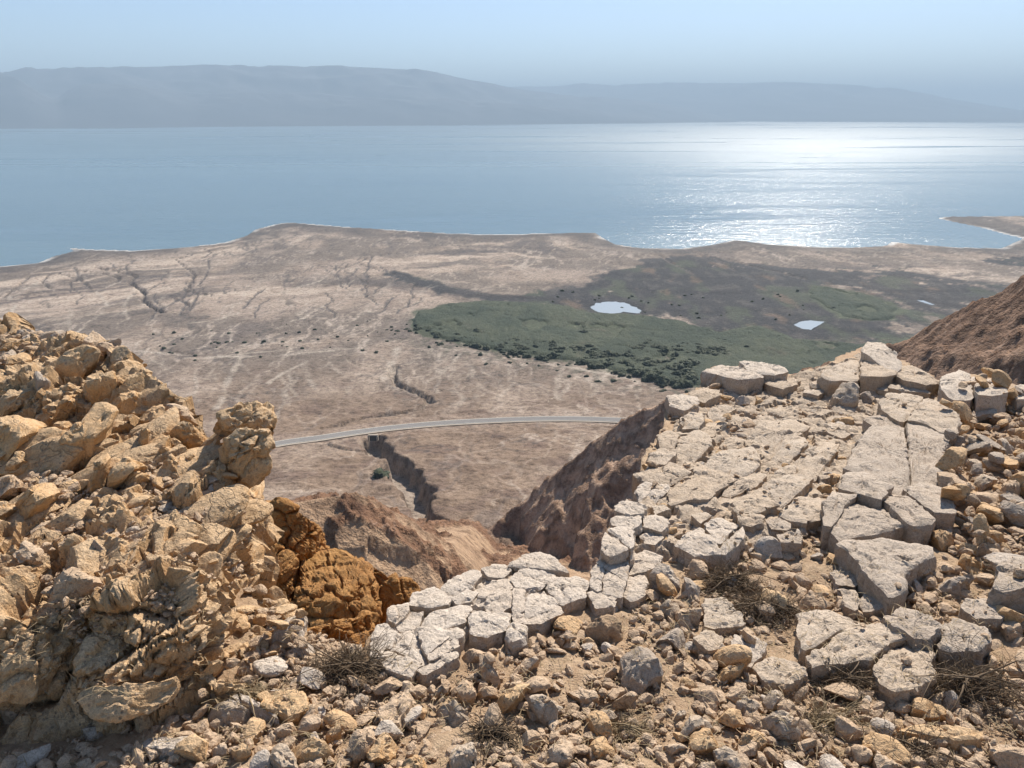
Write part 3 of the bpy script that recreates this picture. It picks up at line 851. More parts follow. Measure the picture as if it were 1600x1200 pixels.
place_shrub(593, 747, 4.6, 'lone round dark shrub on the slope beside the dry gully', None)
place_shrub(910, 522, 5.5, 'dark bush standing alone in the middle of the reed bed', None)
place_shrub(745, 521, 6.0, 'tall dark bush rising from the narrow end of the reed bed', None)
for px, py, s in ((1165, 546, 4), (1013, 540, 5), (1108, 545, 4)):
    place_shrub(px, py, s, 'dark bush poking out of the reeds beside the brown reed clump', 'bushes by the brown reeds')
for k in range(60):                                              # the brown-topped clump in the reeds
    t = rnd.random(); place_shrub(985 + 160 * t + rnd.gauss(0, 4), 545 + 10 * t + rnd.gauss(0, 4), rnd.uniform(3.2, 5), 'dark bush in the long brown clump crossing the reed bed', 'bushes of the brown clump', 'bush')
low = np.array([(645, 512), (675, 524), (720, 536), (780, 548), (860, 560), (930, 573), (1000, 588), (1085, 606)], float)
for k in range(210):                                             # fringe of shrubs along the near edge of the reeds
    t = rnd.random() ** 0.8; x = 645 + 440 * t; y = np.interp(x, low[:, 0], low[:, 1]) + rnd.uniform(-26, 6) * (0.4 + t)
    place_shrub(x, y, rnd.uniform(2.0, 4.0) * (1 + 0.7 * t), 'dark green fringe shrub between the sand and ' + ('the narrow tip of the reeds' if t < .3 else 'the middle of the reed bed' if t < .65 else 'the brown clump in the reeds'), 'shrubs fringing the reed bed')
for k in range(46):
    x = rnd.uniform(640, 1100); y = np.interp(x, low[:, 0], low[:, 1]) + abs(rnd.gauss(0, 9)) + 4
    place_shrub(x, y, rnd.uniform(1.0, 2.4), 'small scattered shrub on pale sand in front of the reed fringe', 'scattered shrubs on the sand')
for k in range(60):
    t = rnd.random(); place_shrub(240 + 400 * t + rnd.gauss(0, 8), 541 - 20 * t + rnd.gauss(0, 13), rnd.uniform(0.7, 2.2), 'small dark desert shrub in the sparse strip along the pale track', 'sparse shrubs by the track')
for k in range(40):
    x = rnd.uniform(850, 1280); y = rnd.uniform(455, 500)
    place_shrub(x, y, rnd.uniform(1.0, 2.6), 'dark bush dotting the grey marsh around the ponds', 'bushes in the marsh', 'bush')

# ------------------------------------------------------------------ the cliff top at our feet
def G(x, y):
    return -1.6 - 0.10 * y + 0.02 * np.sin(x * 2.1 + 1) + 0.03 * np.sin(y * 1.7 + x)


def on_ground(px, py, h=0.0):
    r = ray(px, py); lo = np.full(r.shape[:-1], 0.3); hi = np.full(r.shape[:-1], 40.0)
    for _ in range(40):
        m = (lo + hi) / 2; below = r[..., 2] * m < G(r[..., 0] * m, m) + h
        hi = np.where(below, m, hi); lo = np.where(below, lo, m)
    return r * ((lo + hi) / 2)[..., None]


EDGE = [(330, 870), (385, 905), (425, 950), (480, 972), (560, 1000), (578, 975), (625, 940), (690, 902), (760, 880), (830, 866), (880, 885), (912, 898), (938, 872), (948, 812), (992, 765), (1000, 710), (1036, 660), (1040, 625),
        (1105, 590), (1112, 568), (1180, 562), (1235, 580), (1290, 566), (1345, 538), (1400, 555), (1470, 590), (1490, 578), (1550, 585), (1600, 600), (1700, 600)]
ep = on_ground(np.array([e[0] for e in EDGE], float), np.array([e[1] for e in EDGE], float))
e_az = np.concatenate([[-2.2, -1.2, -0.75], np.arctan2(ep[:, 0], ep[:, 1]), [1.2, 2.2]])
e_d = np.concatenate([[4.5, 4.2, 3.6], np.hypot(ep[:, 0], ep[:, 1]), [9.0, 9.0]])
o_ = np.argsort(e_az); e_az, e_d = e_az[o_], e_d[o_]

ga = np.radians(np.linspace(-62, 62, 380))
gd = np.concatenate([[0.35, 0.7, 1.0, 1.2], np.geomspace(1.3, 12, 200)])
X = gd[:, None] * np.sin(ga); Y = gd[:, None] * np.cos(ga)
over = gd[:, None] - np.interp(ga, e_az, e_d)[None] + 0.05
p3 = np.stack([X, Y, np.zeros_like(X)], -1)
Z = G(X, Y) - 0.015 + 0.035 * fbm3(p3 * 3.0, 4, 500) + 0.022 * fbm3(p3 * 14, 4, 510, 0.6)
Z = Z - np.clip(over, 0, None) * 5.0 * (1 + 0.3 * fbm2(X * 2, Y * 2, 3, 515))
Z = np.maximum(Z, -9 - 0.5 * gd[:, None])
ground = mesh_obj('ground', np.stack([X, Y, Z], -1).reshape(-1, 3), grid_faces(len(gd), len(ga)), M_soil)
tag(ground, 'brown stony soil on the cliff top', kind='structure')

# the steep flank from the cliff top down to the canyon (joins the plain sheet)
hd = np.geomspace(3.0, 66, 60); ha = np.radians(np.linspace(-60, 60, 160))
X = hd[:, None] * np.sin(ha); Y = hd[:, None] * np.cos(ha)
Z = np.interp(hd, [3, 12, 30, 66], [-9, -13, -36, -80])[:, None] + 2.2 * fbm2(X / 8, Y / 8, 5, 520, 0.55, True) * sstep(8, 20, hd)[:, None]
hill = mesh_obj('hillside', np.stack([X, Y, Z], -1).reshape(-1, 3), grid_faces(60, 160), M_orange)
tag(hill, 'steep rocky flank falling from the cliff top into the canyon', kind='structure')

# height map of what stones can rest on
HX0, HY0, HC = -4.2, 0.9, 0.015
HNX, HNY = int(11.5 / HC), int(10.5 / HC)
hxs = HX0 + HC * np.arange(HNX); hys = HY0 + HC * np.arange(HNY)
HMX, HMY = np.meshgrid(hxs, hys)
HM = G(HMX, HMY) - 0.01
COV = np.zeros(HM.shape, bool)


def hm(x, y):
    i = np.clip(((np.asarray(y) - HY0) / HC).astype(int), 0, HNY - 1); j = np.clip(((np.asarray(x) - HX0) / HC).astype(int), 0, HNX - 1)
    return HM[i, j]


def covered(x, y):
    i = int(min(max((y - HY0) / HC, 0), HNY - 1)); j = int(min(max((x - HX0) / HC, 0), HNX - 1))
    return COV[i, j]


def hm_add(v):
    """Raise the height map to a mesh's upper vertices (their plan hull, coarse)."""
    P = v[:, :2]; lo = P.min(0); hi = P.max(0)
    i0, i1 = int((lo[1] - HY0) / HC), int((hi[1] - HY0) / HC) + 1; j0, j1 = int((lo[0] - HX0) / HC), int((hi[0] - HX0) / HC) + 1
    i0, j0 = max(i0, 0), max(j0, 0); i1, j1 = min(i1, HNY), min(j1, HNX)
    if i1 <= i0 or j1 <= j0: return
    c = P.mean(0); a = np.arctan2(P[:, 1] - c[1], P[:, 0] - c[0]); r = np.hypot(P[:, 0] - c[0], P[:, 1] - c[1])
    b = ((a + math.pi) / (2 * math.pi) * 24).astype(int) % 24
    R = np.zeros(24); np.maximum.at(R, b, r); R = np.maximum(R, 0.5 * R.max() * 0 + R)
    sx = HMX[i0:i1, j0:j1] - c[0]; sy = HMY[i0:i1, j0:j1] - c[1]
    bb = ((np.arctan2(sy, sx) + math.pi) / (2 * math.pi) * 24).astype(int) % 24
    m = np.hypot(sx, sy) < R[bb] * 0.93
    top = np.quantile(v[:, 2], 0.8)
    HM[i0:i1, j0:j1] = np.where(m, np.maximum(HM[i0:i1, j0:j1], top), HM[i0:i1, j0:j1]); COV[i0:i1, j0:j1] |= m


def vnormals(v, quads, tris):
    n = np.zeros_like(v)
    for f in (quads, tris):
        if len(f) == 0: continue
        a = v[f[:, 2]] - v[f[:, 0]]; b = v[f[:, -1]] - v[f[:, 1]] if f.shape[1] == 4 else v[f[:, 1]] - v[f[:, 0]]
        fn = np.cross(a, b) if f.shape[1] == 4 else -np.cross(a, b)
        for k in range(f.shape[1]): np.add.at(n, f[:, k], fn)
    return n / (np.linalg.norm(n, axis=1)[:, None] + 1e-12)


def traced_rock(name, poly, n, thick, mat, parent=None, seed=0, facet=0.3, bevel=0.12, rough=1.0, taper=0.0, res=3.8, wob=0.05, cracks=0.0, bed=None):
    """A rock whose upper outline is the closed 3-D polygon poly (about planar, normal n), thick deep: chiselled facets, chamfered rim, broken sides, weathered relief."""
    r = np.random.RandomState(seed + 1000)
    poly = np.asarray(poly, float); n = np.asarray(n, float); n = n / np.linalg.norm(n)
    c = poly.mean(0)
    e1 = np.cross((0, 1, 0.01), n); e1 /= np.linalg.norm(e1); e2 = np.cross(n, e1)
    q = np.stack([(poly - c) @ e1, (poly - c) @ e2], -1)
    # area centroid
    x, y = q[:, 0], q[:, 1]; x1, y1 = np.roll(x, -1), np.roll(y, -1); cr = x * y1 - x1 * y; A = cr.sum() / 2
    if abs(A) > 1e-9:
        g = np.array([((x + x1) * cr).sum(), ((y + y1) * cr).sum()]) / (6 * A)
        if in_poly(np.array([g[0]]), np.array([g[1]]), [tuple(k) for k in q])[0]:
            q = q - g; c = c + g[0] * e1 + g[1] * e2
    rad = math.sqrt(abs(A) / math.pi)
    pxm = np.linalg.norm(c) / FPX                                # metres per photograph pixel there
    nt = int(np.clip(2 * math.pi * rad / pxm / res, 22, 190)); nr = int(np.clip(rad / pxm / res, 4, 34))
    th = np.linspace(0, 2 * math.pi, nt, endpoint=False)
    cs, sn = np.cos(th), np.sin(th); R = np.zeros(nt)
    for k in range(len(q)):
        ax, ay = q[k]; bx, by = q[(k + 1) % len(q)]; dx, dy = bx - ax, by - ay
        den = cs * dy - sn * dx; den = np.where(np.abs(den) < 1e-9, 1e-9, den)
        t = (ax * dy - ay * dx) / den; s = (ax * sn - ay * cs) / den
        R = np.where((t > 0) & (s >= -1e-6) & (s <= 1 + 1e-6), np.maximum(R, t), R)
    R = np.where(R <= 0, rad * 0.8, R)
    ring = np.stack([cs, sn], -1)
    w3 = np.concatenate([ring * R[:, None] / rad * 2.2, np.full((nt, 1), seed * 1.7)], 1)
    R = R * (1 + wob * 1.6 * fbm3(w3, 3, seed))
    tt = np.linspace(0, 1, nr + 1)[1:] ** 0.85
    XY = ring[None] * (R[None] * tt[:, None])[..., None]           # nr x nt x 2
    h = np.zeros(XY.shape[:2])
    for k in range(5):                                             # chiselled facets
        a = r.uniform(0, 6.283); d = np.array([math.cos(a), math.sin(a)]); off = r.uniform(-0.15, 0.75) * rad
        h -= r.uniform(0.2, 1.0) * facet * np.maximum(0, XY @ d - off)
    tilt = r.normal(size=2) * facet * 0.12
    h += XY @ tilt
    bv = bevel * min(rad, thick * 1.2)
    h -= bv * np.clip((tt[:, None] - 0.86) / 0.14, 0, 1) ** 2.0
    top = XY
    ns = int(np.clip(thick / pxm / res * 0.8, 3, 40)); kk = (np.arange(1, ns + 1) / ns)
    side = ring[None] * (R[None] * (1 + bv / rad * 0.25 - taper * kk[:, None]))[..., None]
    hs = h[-1][None] - thick * kk[:, None]
    L2 = np.concatenate([top, side]); H = np.concatenate([h, hs])
    V = c + L2[..., :1] * e1 + L2[..., 1:] * e2 + H[..., None] * n
    V = V.reshape(-1, 3)
    n_rings = nr + ns
    cen = c + n * (h[0].mean()); bot = c - n * (thick - (h[-1].mean()))
    V = np.concatenate([V, [cen, bot]])
    quads = grid_faces(n_rings, nt, wrap=True)
    i0 = len(V) - 2; a = np.arange(nt); b = (a + 1) % nt
    tris = np.concatenate([np.stack([np.full(nt, i0), a, b], -1)[:, [0, 1, 2]], np.stack([np.full(nt, i0 + 1), (n_rings - 1) * nt + b, (n_rings - 1) * nt + a], -1)])
    quads = quads[:, [0, 3, 2, 1]]
    N = vnormals(V, quads, tris)
    outw = np.einsum('ij,ij->i', N, V - (c - n * thick * 0.5)).mean()
    if outw < 0: N = -N
    sc = pxm / 0.0026
    amp = rough * min(1.0, 3.5 * rad / (0.12 * max(1, sc)))
    P = V
    if bed is not None:
        P = V + 0.0
        P = P @ bed
    d = 0.010 * fbm3(P * 11 / max(1, sc * 0.6), 3, 600 + seed % 7) + 0.0055 * fbm3(P * 42 / max(1, sc * 0.6), 3, 620, 0.6) - 0.004 * np.maximum(0, fbm3(P * 70 / max(1, sc * .6), 2, 640)) * 1.5
    ch, cb = chips(P * (9.0 / max(1, sc * .7)) + seed, seed % 50, 0.8, 0.5)
    d = d + 0.010 * ch - 0.006 * np.exp(-(cb / 0.06) ** 2) * (noise3(P * 5, 44) > 0.0)
    ch, cb = chips(P * (30.0 / max(1, sc * .7)) + seed, seed % 50 + 7, 0.8, 0.5)
    d = d + 0.0035 * ch
    d = d * amp * max(1, sc * 0.7)
    if cracks:
        wp = 0.30 * np.stack([noise3(P / cracks * 2, 3), noise3(P / cracks * 2 + 7, 4), noise3(P / cracks * 2 + 3, 5)], -1)
        ch, cb = chips(P / cracks + wp, seed, 1.0, 0.8); d = d + 0.10 * cracks * ch - 0.13 * cracks * np.exp(-(cb / 0.055) ** 2)
        ch, cb = chips(P / cracks * 2.7 + wp, seed + 3, 1.0, 0.8); d = d + 0.045 * cracks * ch - 0.03 * cracks * np.exp(-(cb / 0.07) ** 2)
    V = V + N * d[:, None]
    o = mesh_obj(name, V, [quads, tris], mat, parent, sharp=0.45)
    hm_add(V[: nr * nt])
    return o


Zm = {1: (0, 460, .3), 2: (0, 780, .35), 3: (400, 780, .35), 4: (800, 820, .3167), 5: (1150, 820, .3167), 6: (920, 500, .3), 7: (1200, 500, .3), 8: (1420, 560, .2), 9: (380, 740, .21667), 10: (300, 880, .2)}


def pix(z, pts):
    a = np.array(pts, float); x0, y0, s = Zm[z]
    return np.stack([x0 + a[:, 0] * s, y0 + a[:, 1] * s], -1)


def grow(p, k):
    c = p.mean(0); return c + (p - c) * k


GN = np.array((0, 0.10, 1.0)); GN /= np.linalg.norm(GN)
seedc = [0]


def nseed():
    seedc[0] += 1; return seedc[0]


def clip_half(p, c, d):
    out = []; n = len(p); s = (p - c) @ d
    for i in range(n):
        j = (i + 1) % n
        if s[i] >= 0: out.append(p[i])
        if (s[i] >= 0) != (s[j] >= 0): out.append(p[i] + (p[j] - p[i]) * s[i] / (s[i] - s[j]))
    return np.array(out)


def area(p):
    return 0.5 * abs((p[:, 0] * np.roll(p[:, 1], -1) - np.roll(p[:, 0], -1) * p[:, 1]).sum())


def joints(p, amax):
    """Split a slab outline along a random joint until its pieces are small enough."""
    a = area(p)
    if a < amax * rnd.uniform(0.8, 1.7): return [p]
    c = p.mean(0) + np.array([rnd.gauss(0, 1), rnd.gauss(0, 1)]) * math.sqrt(a) * 0.10
    w, v = np.linalg.eigh(np.cov((p - p.mean(0)).T)); t = math.atan2(v[1, 1], v[0, 1]) + rnd.gauss(0, 0.4); d = np.array([math.cos(t), math.sin(t)])
    q1, q2 = clip_half(p, c, d), clip_half(p, c, -d)
    if len(q1) < 3 or len(q2) < 3: return [p]
    return joints(q1, amax) + joints(q2, amax)


def ledge_block(z, pts, h, mat, parent, thick=None, facet=0.10, k=1.13, name='block', rough=1.1, split=None):
    p = grow(pix(z, pts), k)
    h = h * 0.6
    if split:
        for q in joints(p, split):
            hh = h + rnd.gauss(0, .006); q = grow(q, 0.99); P = on_ground(q[:, 0], q[:, 1], hh)
            traced_rock(name, P, GN, thick or (hh + .12), mat, parent, nseed(), facet=facet, bevel=0.04, rough=rough, wob=0.07, taper=-.03)
        return None
    P = on_ground(p[:, 0], p[:, 1], h)
    return traced_rock(name, P, GN, thick or (h + 0.12), mat, parent, nseed(), facet=facet, bevel=0.04, rough=rough, wob=0.09, taper=-.03)


def empty(name, loc, label, cat, group=None):
    o = bpy.data.objects.new(name, None); LINK(o)
    return tag(o, label, cat, group)


def bedrock(poly, h, mat, parent, cell, seed):
    """Rough rock under a ledge, seen in its joints."""
    p = np.array(poly, float); P = on_ground(p[:, 0], p[:, 1]); pl = [tuple(q[:2]) for q in P]; lo, hi = P.min(0), P.max(0)
    xs = np.arange(lo[0], hi[0], cell); ys = np.arange(lo[1], hi[1], cell); X, Y = np.meshgrid(xs, ys)
    s = sdist_poly(X, Y, pl); Q = np.stack([X, Y, np.zeros_like(X)], -1)
    a, b = chips(Q * 7, seed, 1.0, 0.9); a2, b2 = chips(Q * 19, seed + 1, 1.0, 0.8)
    Z = G(X, Y) + h + 0.030 * a - 0.012 * np.exp(-(b / .06) ** 2) + 0.012 * a2 + 0.006 * fbm3(Q * 40, 3, seed) - 0.12 * sstep(-0.10, 0.02, s)
    F = grid_faces(len(ys), len(xs)); F = F[(s.ravel()[F] < 0.02).all(1)]; u = np.unique(F); mp = np.zeros(X.size, int); mp[u] = np.arange(len(u))
    mesh_obj('bedrock', np.stack([X, Y, Z], -1).reshape(-1, 3)[u], mp[F], mat, parent, sharp=0.5)


# ---- jointed limestone pavement that runs out to the tip of the cliff
platform = empty('limestone_platform', None, 'pale cracked limestone pavement running out to the cliff tip above the canyon', 'rock ledge')
bedrock([(945, 865), (952, 810), (996, 765), (1006, 710), (1042, 655), (1048, 628), (1112, 590), (1180, 570), (1240, 582), (1300, 565), (1350, 545), (1470, 592), (1490, 640), (1480, 740), (1500, 830), (1420, 860), (1300, 830), (1180, 870), (1060, 880)], 0.012, M_slab, platform, 0.014, 91)
for z, h, th, mat, pts in [
    (6, .20, .55, M_white, [(608, 248), (672, 208), (770, 222), (850, 262), (900, 292), (775, 318), (690, 290)]),
    (6, .20, .55, M_white, [(800, 215), (850, 192), (930, 195), (1000, 225), (1030, 262), (960, 280), (880, 275), (830, 250)]),
    (6, .10, .4, M_slab, [(900, 300), (980, 285), (1090, 285), (1080, 330), (1010, 360), (930, 335)]),
    (6, .16, .6, M_white, [(410, 385), (470, 378), (560, 400), (570, 430), (500, 445), (430, 425)]),
    (6, .13, .5, M_slab, [(520, 370), (600, 345), (670, 355), (675, 385), (610, 405), (545, 395)]),
    (6, .15, .4, M_slab, [(480, 500), (530, 475), (595, 490), (598, 520), (570, 540), (490, 535)]),
    (6, .07, .3, M_slab, [(470, 610), (560, 575), (620, 600), (640, 640), (560, 700), (500, 720), (455, 680)]),
    (6, .09, .3, M_slab, [(560, 790), (600, 740), (700, 680), (840, 670), (870, 710), (880, 760), (790, 810), (700, 860), (640, 885), (590, 850)]),
    (6, .07, .3, M_slab, [(700, 880), (800, 810), (890, 775), (915, 810), (870, 860), (740, 900)]),
    (6, .11, .3, M_slab, [(835, 590), (900, 540), (1050, 520), (1140, 545), (1080, 610), (1000, 650), (950, 705), (890, 700), (845, 640)]),
    (6, .09, .3, M_slab, [(965, 700), (1010, 655), (1110, 600), (1140, 640), (1080, 690), (1020, 725)]),
    (6, .11, .3, M_slab, [(770, 930), (850, 890), (950, 830), (1060, 790), (1150, 815), (1090, 880), (990, 950), (900, 985), (780, 980)]),
    (6, .08, .3, M_slab, [(915, 840), (1000, 770), (1070, 760), (1075, 790), (980, 830), (925, 855)]),
    (6, .06, .5, M_slab, [(245, 800), (330, 755), (390, 730), (520, 790), (400, 850), (300, 830)]),
    (6, .06, .5, M_white, [(245, 880), (300, 840), (410, 850), (420, 880), (330, 950), (270, 930)]),
    (6, .07, .3, M_slab, [(420, 900), (440, 850), (560, 810), (640, 900), (620, 930), (520, 930), (430, 950)]),
    (6, .12, .5, M_white, [(140, 960), (200, 918), (290, 960), (290, 1000), (200, 1010), (140, 990)]),
    (6, .13, .5, M_white, [(120, 1040), (150, 995), (260, 1010), (270, 1050), (220, 1090), (130, 1060)]),
    (6, .19, .6, M_white, [(70, 1180), (80, 1100), (150, 1050), (230, 1090), (225, 1180), (120, 1210)]),
    (6, .10, .3, M_white, [(285, 1020), (350, 1000), (410, 1020), (415, 1060), (380, 1090), (290, 1070)]),
    (6, .08, .3, M_slab, [(330, 960), (400, 950), (420, 985), (350, 1000)]),
    (6, .07, .25, M_white, [(275, 1120), (330, 1095), (385, 1125), (350, 1165), (290, 1155)]),
    (6, .11, .3, M_white, [(465, 1160), (520, 1090), (600, 1060), (680, 1020), (780, 1050), (800, 1110), (770, 1160), (700, 1200), (560, 1210)]),
    (6, .07, .25, M_slab, [(540, 1010), (600, 995), (630, 1020), (580, 1060)]),
    (6, .10, .25, M_slab, [(780, 1000), (840, 985), (910, 1010), (900, 1050), (850, 1070), (790, 1050)]),
    (6, .09, .3, M_slab, [(1000, 1000), (1100, 910), (1200, 900), (1260, 960), (1240, 1020), (1140, 1040), (1060, 1030)]),
    (6, .09, .25, M_grey, [(925, 1030), (1000, 1020), (1050, 1050), (1040, 1090), (950, 1080)]),
    (6, .09, .25, M_grey, [(980, 1110), (1040, 1090), (1110, 1120), (1100, 1160), (1000, 1150)]),
    (6, .10, .6, M_slab, [(360, 590), (420, 570), (470, 600), (440, 650), (380, 650)]),
    (6, .08, .6, M_slab, [(320, 690), (380, 660), (450, 690), (400, 740), (320, 730)]),
    (6, .08, .25, M_slab, [(690, 640), (740, 610), (810, 620), (800, 660), (720, 665)]),
    (6, .08, .25, M_slab, [(560, 560), (640, 530), (690, 545), (660, 590), (590, 590)]),
    (6, .09, .25, M_slab, [(620, 470), (700, 440), (760, 460), (700, 500), (630, 500)]),
    (6, .09, .3, M_slab, [(1130, 340), (1200, 320), (1250, 350), (1190, 390), (1120, 380)]),
    (7, .34, .7, M_white, [(490, 150), (530, 110), (590, 115), (650, 150), (700, 205), (640, 230), (560, 190)]),
    (7, .24, .6, M_slab, [(285, 290), (350, 230), (440, 170), (560, 170), (650, 230), (640, 280), (500, 300), (350, 310)]),
    (7, .18, .5, M_slab, [(640, 250), (720, 225), (830, 255), (910, 295), (820, 330), (700, 310)]),
    (7, .12, .4, M_slab, [(440, 310), (620, 290), (800, 330), (830, 370), (660, 360), (480, 340)]),
    (7, .22, .4, M_slab, [(600, 440), (640, 380), (800, 370), (900, 420), (980, 480), (975, 560), (880, 560), (820, 530), (700, 510), (620, 475)]),
    (7, .20, .4, M_grey, [(550, 560), (680, 545), (830, 560), (920, 620), (900, 700), (935, 790), (850, 790), (800, 840), (700, 850), (600, 800), (480, 755), (440, 740), (490, 640)]),
    (7, .15, .4, M_grey, [(510, 520), (600, 480), (700, 520), (690, 550), (560, 555)]),
    (7, .19, .4, M_grey, [(385, 850), (420, 770), (500, 770), (590, 830), (640, 850), (580, 925), (480, 890)]),
    (7, .17, .4, M_grey, [(600, 920), (650, 860), (720, 900), (800, 970), (860, 1020), (840, 1050), (740, 1060), (690, 1010)]),
    (7, .18, .4, M_grey, [(290, 960), (340, 870), (460, 900), (400, 960), (350, 1050), (300, 1060)]),
    (7, .17, .4, M_grey, [(340, 1080), (390, 970), (470, 910), (560, 920), (660, 1010), (700, 1050), (560, 1090), (450, 1110), (390, 1140)]),
    (7, .16, .4, M_grey, [(720, 870), (830, 810), (920, 850), (970, 920), (960, 990), (870, 1000), (800, 950)]),
    (7, .28, .6, M_white, [(910, 330), (930, 290), (1000, 250), (1100, 270), (1200, 310), (1240, 370), (1160, 400), (1050, 380), (960, 380)]),
    (7, .12, .3, M_slab, [(980, 400), (1050, 370), (1130, 390), (1180, 410), (1080, 440), (1000, 430)]),
    (7, .10, .3, M_slab, [(215, 320), (260, 295), (285, 320), (270, 355), (230, 350)]),
    (7, .08, .2, M_slab, [(190, 520), (260, 510), (300, 540), (230, 555)]),
    (7, .08, .2, M_slab, [(300, 540), (370, 545), (430, 580), (390, 600), (310, 575)]),
    (7, .11, .3, M_slab, [(130, 740), (200, 680), (330, 600), (370, 610), (340, 680), (270, 780), (200, 800)]),
    (7, .16, .5, M_white, [(1250, 360), (1333, 315), (1430, 330), (1430, 400), (1290, 410)]),
    (5, .17, .35, M_grey, [(530, 90), (560, 60), (740, 50), (950, 70), (960, 130), (860, 190), (830, 220), (840, 290), (760, 330), (650, 230), (590, 150)]),
    (5, .22, .4, M_grey, [(1280, 290), (1310, 190), (1370, 140), (1500, 130), (1500, 270), (1340, 310)]),
    (5, .05, .25, M_grey, [(475, 230), (530, 195), (600, 250), (590, 300), (500, 290)]),
    (5, .05, .25, M_grey, [(510, 310), (590, 310), (610, 380), (590, 430), (540, 400)]),
    (5, .05, .25, M_grey, [(610, 380), (640, 330), (730, 340), (820, 380), (720, 410), (640, 410)]),
]:
    ledge_block(z, pts, h, mat, platform, th, split=7000 if mat is M_grey else 2300)

# ---- the bleached ledge in the middle, split by joints
ledge = empty('limestone_ledge', None, 'bleached limestone ledge split into blocks at the lip of the orange gully', 'rock ledge')
bedrock([(580, 985), (630, 945), (690, 908), (760, 885), (830, 872), (905, 900), (940, 878), (1040, 865), (1050, 905), (960, 940), (900, 935), (860, 960), (810, 985), (730, 1010), (660, 1045), (585, 1040)], 0.01, M_white, ledge, 0.010, 95)
for z, pts in [
    (3, [(690, 465), (720, 410), (790, 395), (870, 430), (850, 460), (780, 475)]), (3, [(830, 400), (880, 350), (960, 312), (1005, 330), (960, 380), (880, 415)]),
    (3, [(1000, 430), (1040, 370), (1120, 350), (1145, 380), (1120, 410), (1040, 435)]), (3, [(880, 440), (940, 405), (985, 415), (960, 450), (900, 462)]),
    (3, [(1015, 310), (1060, 285), (1110, 280), (1140, 310), (1100, 345), (1040, 340)]), (3, [(1020, 460), (1060, 420), (1140, 415), (1140, 470), (1060, 500)]),
    (3, [(1150, 400), (1200, 395), (1205, 480), (1145, 495)]), (3, [(970, 500), (1050, 500), (1130, 500), (1120, 570), (1030, 600), (960, 580)]),
    (3, [(740, 560), (790, 490), (910, 470), (960, 480), (920, 540), (830, 570)]), (3, [(590, 520), (600, 470), (680, 455), (680, 500), (625, 540)]),
    (3, [(630, 560), (690, 510), (740, 510), (720, 575), (650, 580)]), (3, [(510, 620), (540, 560), (590, 560), (640, 610), (600, 650), (520, 650)]),
    (3, [(560, 700), (690, 600), (790, 570), (860, 600), (890, 650), (800, 700), (720, 740), (700, 770), (600, 740)]), (3, [(510, 700), (520, 660), (580, 660), (560, 700), (520, 730)]),
    (3, [(820, 580), (920, 575), (920, 610), (860, 620)]), (3, [(730, 750), (880, 660), (900, 690), (830, 740), (760, 770)]), (3, [(1120, 600), (1140, 560), (1205, 560), (1200, 610), (1150, 625)]),
    (3, [(1140, 510), (1200, 495), (1205, 540), (1150, 555)]), (4, [(75, 400), (100, 340), (220, 260), (310, 250), (360, 290), (340, 350), (200, 400), (80, 440)]),
    (4, [(5, 270), (60, 215), (200, 215), (220, 250), (130, 310), (30, 300)]), (4, [(0, 190), (60, 140), (140, 125), (200, 150), (270, 220), (200, 210), (60, 205)]), (4, [(70, 480), (80, 450), (220, 400), (240, 430), (150, 480)]),
    (4, [(395, 290), (400, 220), (450, 165), (560, 145), (560, 240), (540, 330), (450, 320)]), (4, [(570, 150), (660, 125), (735, 145), (730, 190), (660, 220), (590, 230)]), (4, [(560, 270), (640, 240), (670, 280), (660, 330), (590, 370), (550, 340)]),
    (4, [(380, 330), (440, 305), (515, 345), (500, 390), (410, 395)])]:
    ledge_block(z, pts, rnd.uniform(.045, .085), M_white, ledge, 0.32, facet=0.10, k=1.17, rough=.9, split=2100)

